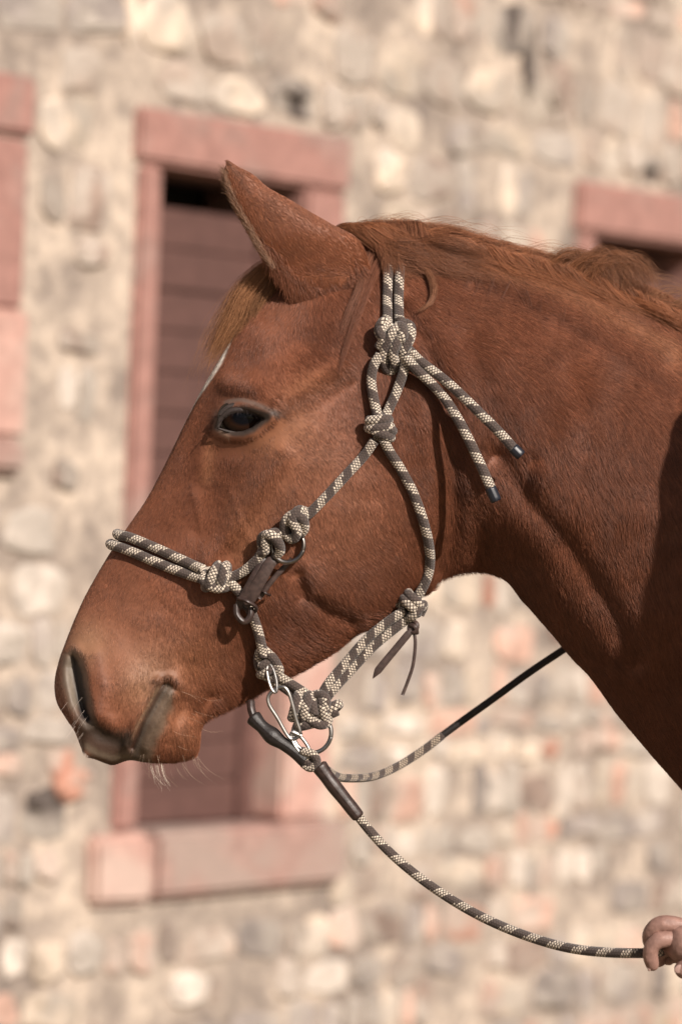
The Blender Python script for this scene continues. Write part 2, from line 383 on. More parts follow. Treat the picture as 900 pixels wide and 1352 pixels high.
# wall body: slabs round the openings
S0, S1, Z1 = -7.0, 9.0, 4.6
xs = sorted([S0, S1] + [w_['i'][0] - 0.03 for w_ in windows] + [w_['i'][1] + 0.03 for w_ in windows])
V, F = [], []
def slab(s0, s1, z0, z1):
    ns = max(1, int((s1 - s0) / 0.5)); nz = max(1, int((z1 - z0) / 0.5))
    b = len(V)
    for (k) in (0.0, -0.5):
        for (s, z) in ((s0, z0), (s1, z0), (s1, z1), (s0, z1)): V.append(WP(s, z, k))
    F.extend([[b + i for i in f] for f in box_faces()])
wins = sorted(windows, key=lambda w_: w_['i'][0])
cur = S0
for w_ in wins:
    a0, a1, b0, b1 = w_['i']
    slab(cur, a0 - 0.03, 0, Z1); slab(a0 - 0.03, a1 + 0.03, 0, b0 - 0.03); slab(a0 - 0.03, a1 + 0.03, b1 + 0.03, Z1)
    # near-black sheet for the unlit room, seen as lintel shadow above the shutter
    mesh_obj('interior_shade_sheet', [WP(s, z, -0.3) for (s, z) in ((a0 - .03, b0 - .03), (a1 + .03, b0 - .03), (a1 + .03, b1 + .03), (a0 - .03, b1 + .03))], [(0, 1, 2, 3)], DARK, bld, smooth=False)
    cur = a1 + 0.03
slab(cur, S1, 0, Z1)
wallo = mesh_obj('wall', V, F, MORTAR, bld, smooth=False)

# individual stones
def stone_mesh(i):
    r = random.Random(100 + i); n = r.choice((7, 8, 9, 10))
    outl = []
    for k in range(n):
        a = 2 * math.pi * (k + r.uniform(-.28, .28)) / n
        e = 0.62
        x = math.copysign(abs(math.cos(a)) ** e, math.cos(a)); y = math.copysign(abs(math.sin(a)) ** e, math.sin(a))
        j = 1 + r.uniform(-.2, .1)
        outl.append((x * .5 * j, y * .5 * j))
    tx, ty = r.uniform(-.5, .5), r.uniform(-.5, .5)
    V = [(x, y, -.5) for x, y in outl] + [(x * .97, y * .96, .5 + r.uniform(-.25, .2) + tx * x + ty * y) for x, y in outl] + [(x * .72 + r.uniform(-.04, .04), y * .72 + r.uniform(-.04, .04), 1 + r.uniform(-.35, .25) + tx * x + ty * y) for x, y in outl] + [(r.uniform(-.1, .1), r.uniform(-.1, .1), 1.0)]
    F = []
    for l in range(2):
        for k in range(n): F.append((l * n + k, l * n + (k + 1) % n, (l + 1) * n + (k + 1) % n, (l + 1) * n + k))
    for k in range(n): F.append((2 * n + k, 2 * n + (k + 1) % n, 3 * n))
    return V, F
SV = [stone_mesh(i) for i in range(14)]
smesh = {}
def get_stone(i, mk):
    if (i, mk) not in smesh:
        me = bpy.data.meshes.new('stone'); me.from_pydata(SV[i][0], [], SV[i][1]); me.materials.append(SM[mk])
        smesh[(i, mk)] = me
    return smesh[(i, mk)]
hints = [(730, 1005, 'red'), (820, 1005, 'pink'), (733, 1100, 'red'), (735, 610, 'red'), (700, 940, 'pink'), (505, 1110, 'pink'), (570, 1140, 'brown'),
         (610, 1190, 'red'), (475, 1205, 'pink'), (560, 1240, 'pink'), (640, 775, 'red'), (675, 845, 'pink'), (600, 840, 'cream'), (555, 930, 'pink'),
         (90, 1040, 'red'), (45, 1060, 'dark'), (250, 200, 'cream'), (500, 260, 'cream'), (540, 270, 'cream'), (692, 80, 'dark'), (732, 100, 'brown'),
         (795, 150, 'brown'), (855, 220, 'dark'), (605, 130, 'tan'), (100, 480, 'brown'), (95, 600, 'brown'), (110, 550, 'pale'), (90, 720, 'pale'),
         (380, 125, 'dark'), (340, 125, 'cream'), (60, 1120, 'pink'), (65, 1240, 'cream'), (240, 1240, 'brown'), (160, 1245, 'pink'), (320, 1215, 'grey'),
         (360, 1215, 'brown'), (470, 1050, 'pink'), (780, 1130, 'pale'), (790, 1260, 'cream'), (660, 1000, 'cream'), (220, 90, 'tan'), (280, 60, 'tan'), (820, 170, 'tan')]
def to_px(p):
    d = p - CAM; t = d @ YV
    return 450 + FPX * (d @ RV) / t, 676 - FPX * (d @ UV_) / t
def blocked(s, z, w_, h_):
    for q in windows:
        s0, s1, z0, z1 = q['o']
        if s + w_ / 2 > s0 - 0.05 and s - w_ / 2 < s1 + 0.02 and z + h_ / 2 > z0 - 0.03 and z - h_ / 2 < z1 + 0.005: return True
    return False
cells = []
z = 0.02
r = random.Random(5)
while z < 4.5:
    hh = r.uniform(0.05, 0.15); s = S0 + r.uniform(0, .1)
    while s < S1:
        ww = r.choice((r.uniform(0.04, 0.10), r.uniform(0.08, 0.20)))
        h2 = hh * r.uniform(0.75, 1.05); zz = z + hh / 2 + r.uniform(-.012, .012)
        if not blocked(s + ww / 2, zz, ww, h2): cells.append((s + ww / 2, zz, ww * 1.0, h2 * 1.03))
        s += ww
    z += hh
vis, rest = [], []
for c in cells:
    px, py = to_px(WP(c[0], c[1], .01))
    if -60 < px < 960 and -60 < py < 1412: vis.append((c, px, py))
    elif -2500 < px < 3000: rest.append(c)
vis.sort(key=lambda q: -q[0][2] * q[0][3])
used = {}
for hx, hy, mk in hints:
    best = min(range(len(vis)), key=lambda i: math.hypot((vis[i][1] - hx), (vis[i][2] - hy)) + (1e6 if i in used else 0))
    if math.hypot(vis[best][1] - hx, vis[best][2] - hy) < 60: used[best] = mk
def zone_mat(px, py):
    x = r.random()
    if py < 330 or (px < 170 and py < 470):
        opts = [('tan', .28), ('cream', .26), ('grey', .18), ('brown', .13), ('pink', .15)]
    elif px < 175 and py < 800:
        opts = [('pale', .5), ('cream', .2), ('grey', .2), ('tan', .1)]
    elif py > 1150 or px < 120:
        opts = [('cream', .20), ('grey', .28), ('pale', .14), ('pink', .20), ('tan', .10), ('brown', .08)]
    else:
        opts = [('pale', .26), ('grey', .30), ('cream', .18), ('pink', .14), ('tan', .08), ('brown', .04)]
    for k, p in opts:
        if x < p: return k
        x -= p
    return opts[0][0]
bl = Vector(bld.location)
nst = 0; rest_v = []
for i, (c, px, py) in enumerate(vis):
    mk = used.get(i)
    if mk is None:
        if r.random() < 0.16: continue
        mk = zone_mat(px, py)
    if nst >= 292: rest_v.append((c, mk)); continue
    nst += 1
    o = bpy.data.objects.new('stone', get_stone(r.randrange(14), mk)); COL.objects.link(o); o.parent = bld
    pr = r.uniform(0.004, 0.016) if mk != 'dark' else 0.004
    o.matrix_basis = Matrix.Translation(-bl) @ wmat(c[0], c[1], 0, c[2], c[3], pr, r.uniform(-.12, .12))
for (hx, hy, wpx, hpx, mk) in ((694, 78, 15, 125, 'dark'), (733, 108, 26, 70, 'brown'), (855, 218, 30, 14, 'dark'), (385, 122, 40, 12, 'dark'), (45, 1056, 26, 22, 'dark'), (92, 1036, 60, 44, 'red')):  # the tall dark one is a wall slit's shade put into stone colour
    s_, z_ = wall_px(hx, hy); s2_, _ = wall_px(hx + wpx, hy); _, z2_ = wall_px(hx, hy + hpx)
    o = bpy.data.objects.new('stone', get_stone(r.randrange(14), mk)); COL.objects.link(o); o.parent = bld
    o.matrix_basis = Matrix.Translation(-bl) @ wmat(s_, z_, 0, abs(s2_ - s_), abs(z_ - z2_), .022, 0)
print('stones in view', len(vis), 'built', nst, 'rest', len(rest))
for gi, mk in enumerate(('tan', 'cream', 'grey', 'pale', 'pink', 'brown', 'red', 'dark')):
    V, F = [], []
    for c in (rest[gi::4] if gi < 4 else []) + [q[0] for q in rest_v if q[1] == mk]:
        v0, f0 = SV[r.randrange(14)]; b = len(V); M = np.array(wmat(c[0], c[1], 0, c[2], c[3], r.uniform(.004, .016), r.uniform(-.1, .1)))
        vv = np.array(v0) @ M[:3, :3].T + M[:3, 3]
        V.extend(vv.tolist()); F.extend([[b + q for q in f] for f in f0])
    if V: o = mesh_obj('rubble', V, F, SM[mk], bld, smooth=False); o['kind'] = 'stuff'
# roof with eave, above the frame
ROOF = simple_mat('roof_tile', (0.22, 0.10, 0.07), rough=0.8, var=0.3, scale=12)
V = [WP(S0 - .3, Z1 - .1, .4), WP(S1 + .3, Z1 - .1, .4), WP(S1 + .3, Z1 + 1.6, -3), WP(S0 - .3, Z1 + 1.6, -3),
     WP(S0 - .3, Z1, .4), WP(S1 + .3, Z1, .4), WP(S1 + .3, Z1 + 1.75, -3), WP(S0 - .3, Z1 + 1.75, -3)]
mesh_obj('roof', V, [list(f) for f in box_faces()], ROOF, bld, smooth=False)

# dry grass along the wall foot
GR = simple_mat('dry_grass', (0.38, 0.30, 0.13), rough=0.8, var=0.3, scale=5, bump=0)
n = 5000
gs = rng.uniform(-3, 5, n); gk = rng.uniform(0.03, 0.9, n) ** 1.3; gh = rng.uniform(0.05, 0.2, n) * (1.3 - gk)
base = WO + gs[:, None] * WD + gk[:, None] * WN
dirr = rng.normal(0, 1, (n, 3)) * [1, 1, 0]; dirr /= np.linalg.norm(dirr, axis=1)[:, None]
tip = base + np.array([0, 0, 1]) * gh[:, None] + dirr * gh[:, None] * .35
V = np.concatenate([base - dirr * .003, base + dirr * .003, tip]); F = np.stack([np.arange(n), np.arange(n) + n, np.arange(n) + 2 * n], 1)
o = mesh_obj('grass', V, F, GR, None); tag(o, 'dry yellow grass along the foot of the stone wall', 'grass', kind='stuff')

# ------------------------------------------------------------------ THE HORSE
horse = empty('horse', tuple(O3(1700, 676, 0) * [1, 1, 0]))
tag(horse, 'chestnut horse in profile wearing a rope halter, head facing left', 'horse')
HL = np.array(horse.location)

PAIRS = [((108, 985), (125, 1001)), ((98, 962), (149, 1009)), ((86, 945), (172, 1004)), ((75, 925), (200, 1007)), ((72.5, 900), (235, 1005)),
         ((78, 873), (260, 993)), ((88, 845), (268, 958)), ((100, 815), (285, 944)), ((114, 785), (312, 930)), ((132, 753), (345, 912)),
         ((151, 722), (372, 898)), ((173, 690), (405, 880)), ((194, 659), (438, 861)), ((214, 622), (468, 838)), ((232, 585), (500, 824)),
         ((250, 548), (525, 806)), ((268, 513), (547, 785)), ((289, 477), (566, 778)), ((312, 438), (583, 763)), ((334, 403), (605, 755)),
         ((360, 368), (627, 753)), ((392, 336), (648, 756)), ((430, 311), (667, 766)), ((475, 302), (685, 785)), ((530, 304), (703, 805)),
         ((590, 314), (725, 830)), ((650, 331), (750, 860)), ((710, 345), (780, 893)), ((770, 360), (815, 940)), ((835, 384), (852, 985)),
         ((900, 418), (900, 1040)), ((1000, 462), (980, 1130)), ((1120, 505), (1080, 1265)), ((1280, 530), (1200, 1420)), ((1500, 560), (1430, 1500)),
         ((1900, 600), (1880, 1500)), ((2300, 560), (2280, 1440)), ((2560, 620), (2520, 1270)), ((2700, 760), (2690, 1020))]
PA = np.array([p[0] for p in PAIRS], float); PB = np.array([p[1] for p in PAIRS], float)
# station parameter: dense inside the frame
both = np.hstack([PA, PB])
def cr_eval(C, t):
    n = len(C); i = np.clip(np.floor(t).astype(int), 0, n - 2); f = (t - i)[:, None]
    E = np.vstack([2 * C[0] - C[1], C, 2 * C[-1] - C[-2]])
    a, b, c, d = E[i], E[i + 1], E[i + 2], E[i + 3]
    return 0.5 * ((2 * b) + (-a + c) * f + (2 * a - 5 * b + 4 * c - d) * f ** 2 + (-a + 3 * b - 3 * c + d) * f ** 3)
T1 = np.linspace(0, 31, 31 * 22 + 1); T2 = np.linspace(31, 38, 57)[1:]
TT = np.concatenate([T1, T2])
Q = cr_eval(both, TT); A_, B_ = Q[:, :2], Q[:, 2:]
NR = 340
th = np.linspace(0, 2 * np.pi, NR, endpoint=False)
cth = (1 - np.cos(th)) / 2
PX = A_[:, 0:1] + (B_[:, 0:1] - A_[:, 0:1]) * cth[None]
PY = A_[:, 1:2] + (B_[:, 1:2] - A_[:, 1:2]) * cth[None]

WC = np.array([(90, 890, 56), (82, 930, 52), (115, 985, 44), (150, 1000, 40), (100, 940, 58), (190, 985, 44), (245, 985, 36), (262, 960, 34), (150, 930, 64), (200, 900, 60), (120, 840, 50), (110, 800, 42),
               (150, 760, 44), (200, 790, 55), (260, 850, 54), (330, 890, 42), (230, 900, 52), (165, 710, 42), (215, 650, 48), (255, 700, 62), (270, 760, 66), (330, 780, 70),
               (400, 850, 58), (240, 580, 58), (285, 600, 84), (330, 650, 90), (390, 720, 92), (440, 790, 84), (480, 800, 78), (500, 720, 96), (318, 552, 112), (262, 540, 72),
               (290, 490, 80), (330, 500, 104), (370, 560, 118), (430, 600, 112), (470, 660, 106), (540, 740, 84), (370, 440, 88), (350, 400, 62), (420, 480, 98), (400, 360, 60), (450, 320, 40),
               (450, 400, 84), (480, 500, 98), (530, 480, 94), (550, 600, 98), (570, 700, 88), (600, 750, 60), (640, 745, 50), (530, 330, 34), (560, 400, 76), (620, 500, 98), (640, 620, 98), (660, 720, 82),
               (700, 360, 36), (700, 420, 80), (700, 550, 118), (720, 680, 122), (730, 800, 90), (800, 400, 46), (820, 550, 130), (830, 700, 142), (800, 850, 120), (830, 930, 90),
               (900, 450, 60), (930, 650, 165), (930, 850, 165), (920, 1000, 120), (1100, 560, 90), (1150, 850, 230), (1150, 1200, 190), (1300, 600, 130), (1350, 1000, 290), (1350, 1350, 220),
               (1900, 650, 200), (1900, 1050, 380), (2300, 600, 220), (2300, 1050, 380), (2550, 1000, 300), (2700, 900, 150), (1900, 1450, 260)], float)
def tps(C, x, y, lam=30.0):
    n = len(C); X, Y, Z = C[:, 0] / 100, C[:, 1] / 100, C[:, 2]
    def U(r2): return np.where(r2 > 1e-12, r2 * np.log(r2 + 1e-12), 0)
    K = U((X[:, None] - X) ** 2 + (Y[:, None] - Y) ** 2) + np.eye(n) * lam / 100
    Pm = np.stack([np.ones(n), X, Y], 1)
    Mx = np.block([[K, Pm], [Pm.T, np.zeros((3, 3))]])
    sol = np.linalg.solve(Mx, np.concatenate([Z, np.zeros(3)]))
    xf, yf = x.ravel() / 100, y.ravel() / 100
    out = np.empty(xf.shape)
    for k in range(0, len(xf), 60000):
        sx, sy = xf[k:k + 60000, None], yf[k:k + 60000, None]
        out[k:k + 60000] = U((sx - X) ** 2 + (sy - Y) ** 2) @ sol[:n] + sol[n] + sol[n + 1] * sx[:, 0] + sol[n + 2] * sy[:, 0]
    return out.reshape(x.shape)
HALF = NR // 2
Wmap = tps(WC, PX, PY)
# exponents of the cross-section at topline and underline
pt = np.interp(TT, [0, 4, 8, 14, 17, 20, 22, 25, 30, 38], [0.75, 0.75, 0.60, 0.50, 0.50, 0.62, 0.85, 0.95, 0.95, 0.8])
pb = np.interp(TT, [0, 4, 6, 8, 12, 16, 19, 22, 30, 38], [0.75, 0.75, 0.75, 0.7, 0.62, 0.6, 0.8, 0.9, 0.85, 0.8])
pp = pt[:, None] * (1 - cth[None]) + pb[:, None] * cth[None]
sn = np.sin(th)[None]
prof = np.sign(sn) * np.abs(sn) ** pp
H = Wmap * prof
K_ = 0.978    # near-side features drawn in the photo lie this much nearer the picture centre in the midline plane
def nr(pts): return [(450 + (x - 450) * K_, 676 + (y - 676) * K_) for x, y in pts]
EYE = nr([(320, 551)])[0]
def features(px, py):
    """sculpting in depth (photo pixels towards the camera)"""
    d = np.zeros(px.shape)
    def ridge(pts, amp, sig):
        nonlocal d
        d += amp * np.exp(-(dist_poly(px, py, nr(pts)) / sig) ** 2)
    def blob(x, y, amp, sx, sy=None, ang=0.0):
        nonlocal d
        sy = sy or sx; (x, y), = nr([(x, y)]); c, s = math.cos(ang), math.sin(ang)
        u = (px - x) * c + (py - y) * s; v = -(px - x) * s + (py - y) * c
        d += amp * np.exp(-(u / sx) ** 2 - (v / sy) ** 2)
    # skull
    ridge([(372, 600), (335, 655), (300, 705), (272, 742)], 7, 15)
    ridge([(262, 700), (288, 640), (290, 600)], -5, 20)
    blob(300, 735, -5, 18, 26, .3)
    ridge([(300, 505), (330, 508), (358, 525)], 9, 15)
    ridge([(360, 545), (405, 520), (450, 490)], 8, 16)
    blob(385, 455, -9, 26, 34, 0.7)
    blob(345, 448, 5, 16, 22, .6)
    blob(310, 590, -4, 20, 14)
    ridge([(282, 575), (276, 600), (262, 640)], -4, 13)
    # masseter disc edge and jaw
    ridge([(392, 760), (400, 785), (430, 806), (462, 822)], -8, 11)
    ridge([(405, 760), (430, 785), (465, 800), (510, 790), (545, 745), (560, 690)], 5, 20)
    ridge([(470, 560), (500, 640), (480, 720)], -3, 30)
    ridge([(520, 395), (560, 450), (585, 530), (597, 620), (598, 700), (590, 750)], -12, 15)
    ridge([(545, 470), (560, 560), (570, 640), (568, 720)], 6, 18)
    # neck muscles
    ridge([(655, 600), (700, 660), (750, 715), (800, 790), (840, 870)], -8, 15)
    ridge([(640, 640), (690, 700), (740, 780), (790, 850)], 6, 24)
    ridge([(625, 365), (690, 395), (760, 430), (830, 478), (890, 520)], -6, 12)
    ridge([(640, 345), (720, 370), (800, 410), (870, 455)], 5, 16)
    blob(716, 625, 5, 12, 16); blob(700, 606, -4, 10, 12)
    blob(770, 520, 5, 26, 60, 0.4); ridge([(745, 480), (765, 540), (770, 590)], -3, 14)
    blob(650, 470, 4, 50, 40)
    ridge([(610, 440), (640, 520), (660, 600)], -4, 20)
    # muzzle
    ridge([(118, 868), (128, 905), (128, 945)], 7, 12)
    ridge([(96, 860), (86, 872)], 3, 8)
    blob(165, 905, 5, 30, 30)
    blob(175, 850, -4, 26, 30)
    ridge([(205, 905), (188, 932), (172, 962), (163, 990)], 3.5, 9)
    ridge([(216, 912), (206, 930), (192, 955), (178, 985), (173, 1010)], -1, 5.5)
    ridge([(225, 916), (214, 938), (200, 964), (189, 992)], 6, 8)
    ridge([(212, 906), (199, 930), (184, 958), (170, 992)], -7, 3.2)
    ridge([(206, 903), (192, 928), (177, 956), (163, 988)], 4, 5)
    ridge([(208, 898), (222, 896), (233, 906)], 3, 6)
    ridge([(242, 930), (232, 955), (222, 985)], -2.5, 8)
    ridge([(218, 905), (226, 912)], -6, 7)
    ridge([(150, 985), (130, 975), (118, 960)], -4, 9)
    blob(232, 905, 5, 12, 16); blob(252, 900, -4, 14, 30)
    blob(240, 975, 7, 22, 22)
    ridge([(262, 945), (275, 925)], -6, 12)
    blob(143, 960, 5, 12, 12)
    # fine uneven flesh
    d += 0.9 * NZ[0].fbm(px / 40, py / 40, 2) + 0.18 * NZ[1].fbm(px / 12, py / 14, 2)
    # veins on the cheek and face
    ridge([(300, 640), (318, 690), (350, 760)], 0.6, 5); ridge([(250, 640), (262, 690), (268, 740)], 0.6, 5)
    return d
# nostril comma and eye socket are pushed in
NOS = nr([(84, 868), (91, 864), (99, 872), (106, 892), (110, 915), (114, 938), (117, 955), (110, 958), (100, 948), (91, 930), (84, 905), (81, 885)])
LIDU = nr([(288, 564), (292, 553), (298, 547), (306, 542.5), (319, 541), (332, 543.5), (342, 547.5), (351, 551.5)])
LIDL = nr([(288, 564), (297, 567), (308, 570), (320, 570), (332, 566), (342, 558), (351, 551)])
ALM = LIDU + LIDL[::-1][1:-1]
def sdist(px, py, poly):
    d = dist_poly(px, py, poly + [poly[0]]); return np.where(in_poly(px, py, poly), -d, d)
nearm = (np.abs(H) > 1)
fade = np.abs(prof) ** 0.8
feat = features(PX, PY)
dn = sdist(PX, PY, NOS); de = sdist(PX, PY, ALM)
Hn = np.abs(H) + feat * fade
Hn += 3.5 * np.exp(-((dn - 8) / 7.0) ** 2) * fade
Hn -= 15 * smooth(-dn, -3, 10) * fade
Hn += 5.0 * np.exp(-((de - 7) / 6.0) ** 2) * fade
Hn -= 26 * smooth(-de, -1.0, 5)
H = np.sign(prof) * np.maximum(Hn, 0)
H[:, 0] = 0; H[:, HALF] = 0
VB = O3(PX.ravel(), PY.ravel(), H.ravel())
ns = len(TT)
ii, jj = np.meshgrid(np.arange(ns - 1), np.arange(NR), indexing='ij'); j2 = (jj + 1) % NR
FB = np.stack([ii * NR + jj, (ii + 1) * NR + jj, (ii + 1) * NR + j2, ii * NR + j2], -1).reshape(-1, 4)
# which pixels belong to which vertex (for colour and fur)
allV, allF = [VB], [FB]
off = len(VB)
# end caps
for i, base_i in ((0, 0), (ns - 1, (ns - 1) * NR)):
    c = VB[base_i:base_i + NR].mean(0); allV.append(c[None])
    k = np.arange(NR); q = np.stack([base_i + k, base_i + (k + 1) % NR, np.full(NR, off), np.full(NR, off)], 1)
    off += 1
    allF.append(('tri', q[:, :3]))

# ears: horseshoe shells
EARS = [((398, 420), (486, 410)), ((376, 384), (488, 362)), ((351, 347), (474, 322)), ((338, 322), (439, 301)), ((327, 302), (409, 284)), ((316, 283), (382, 268)),
        ((307, 266), (355, 253)), ((300, 249), (336, 237)), ((298.5, 234), (316, 226)), ((301, 220), (304, 218.5))]
def ear(side):
    EA = np.array([e[0] for e in EARS], float); EB = np.array([e[1] for e in EARS], float)
    n = 60; t = np.linspace(0, len(EARS) - 1, n); Fp = cr_eval(EA, t); Kp = cr_eval(EB, t)
    m = 40; ph0 = 0.62
    phi = np.linspace(ph0, 2 * np.pi - ph0, m)
    rows = []
    for i in range(n):
        u = i / (n - 1)
        bs = float(smooth(u, -0.02, 0.34)); yc = 42 + 18 * u + 6 * bs; hw = np.linalg.norm(Kp[i] - Fp[i]) / 2; b = (10 + 20 * bs) * (1 - u) ** 0.6 + 0.5
        C = (Fp[i] + Kp[i]) / 2; dF = (Fp[i] - Kp[i]) / 2
        cs = np.cos(phi) / math.cos(ph0); cs = np.where(np.cos(phi) > 0, np.cos(phi) / math.cos(ph0), np.cos(phi))
        thk = 3.2 * (1 - u * .8)
        outer = np.stack([C[0] + dF[0] * cs, C[1] + dF[1] * cs, yc + b * np.sin(phi)], 1)
        sc = max(0.05, 1 - thk / max(hw, 4)); sb = max(.05, 1 - thk / b) if b > 1 else .5
        inner = np.stack([C[0] + dF[0] * (cs * sc + 0.02), C[1] + dF[1] * (cs * sc + 0.02), yc + b * sb * np.sin(phi)], 1)[::-1]
        rows.append(np.vstack([outer, inner]))
    R = np.array(rows); M2 = 2 * m
    if side < 0:
        R[:, :, 0] += 1; R[:, :, 1] += 6
    V = O3(R[..., 0].ravel(), R[..., 1].ravel(), side * R[..., 2].ravel())
    i, j = np.meshgrid(np.arange(n - 1), np.arange(M2), indexing='ij'); jn = (j + 1) % M2
    Fq = np.stack([i * M2 + j, i * M2 + jn, (i + 1) * M2 + jn, (i + 1) * M2 + j], -1).reshape(-1, 4)
    if side < 0: Fq = Fq[:, ::-1]
    inner_mask = (np.arange(len(V)) % M2) >= m
    return V, Fq, inner_mask
earN = ear(1); earF = ear(-1)
ear_start = off
for e in (earN, earF):
    allV.append(e[0]); allF.append(e[1] + off); off += len(e[0])
# legs (below the frame): jointed lofts
def leg(pts, side):
    c = cat([p[:4] for p in pts], 40); m = 16; a = np.linspace(0, 2 * np.pi, m, endpoint=False); rows = []
    for (x, y, r, hc) in c: rows.append(np.stack([x + r * np.cos(a), np.full(m, y), side * hc + r * 0.8 * np.sin(a)], 1))
    R = np.array(rows); V = O3(R[..., 0].ravel(), R[..., 1].ravel(), R[..., 2].ravel())
    i, j = np.meshgrid(np.arange(39), np.arange(m), indexing='ij'); jn = (j + 1) % m
    return V, np.stack([i * m + j, (i + 1) * m + j, (i + 1) * m + jn, i * m + jn], -1).reshape(-1, 4)
GY = 676 + CAMZ / S
for side in (1, -1):
    for (x0, fore) in ((1330, True), (2480, False)):
        g0 = GY + (x0 - 450) * math.tan(ROLL)
        if fore: pts = [(x0, 1250, 120, 180), (x0, 1480, 75, 170), (x0 - 5, 1700, 48, 165), (x0, 1880, 50, 160), (x0, 2000, 32, 160), (x0, 2200, 30, 160), (x0 - 5, 2290, 40, 160), (x0 - 25, 2370, 36, 160), (x0 - 40, g0 - 60, 58, 160), (x0 - 45, g0 - 5, 66, 160)]
        else: pts = [(x0 - 40, 1100, 190, 200), (x0 - 60, 1400, 130, 190), (x0, 1600, 70, 170), (x0 + 90, 1820, 52, 160), (x0 + 70, 1950, 40, 160), (x0 + 60, 2200, 34, 160), (x0 + 50, 2300, 42, 160), (x0 + 25, 2370, 36, 160), (x0 + 5, g0 - 60, 58, 160), (x0, g0 - 5, 66, 160)]
        V, Fq = leg(pts, side); allV.append(V); allF.append(Fq + off); off += len(V)
Vall = np.vstack(allV)
fl = []
for f in allF:
    if isinstance(f, tuple): fl += f[1].tolist()
    else: fl += f.tolist()
me = bpy.data.meshes.new('body'); me.from_pydata((Vall - HL).tolist(), [], fl); me.update()
bm = bmesh.new(); bm.from_mesh(me); bmesh.ops.recalc_face_normals(bm, faces=bm.faces[:]); bm.to_mesh(me); bm.free()
me.polygons.foreach_set('use_smooth', [True] * len(me.polygons)); me.materials.append(MAT['hide'])
body = bpy.data.objects.new('body', me); link(body, horse)

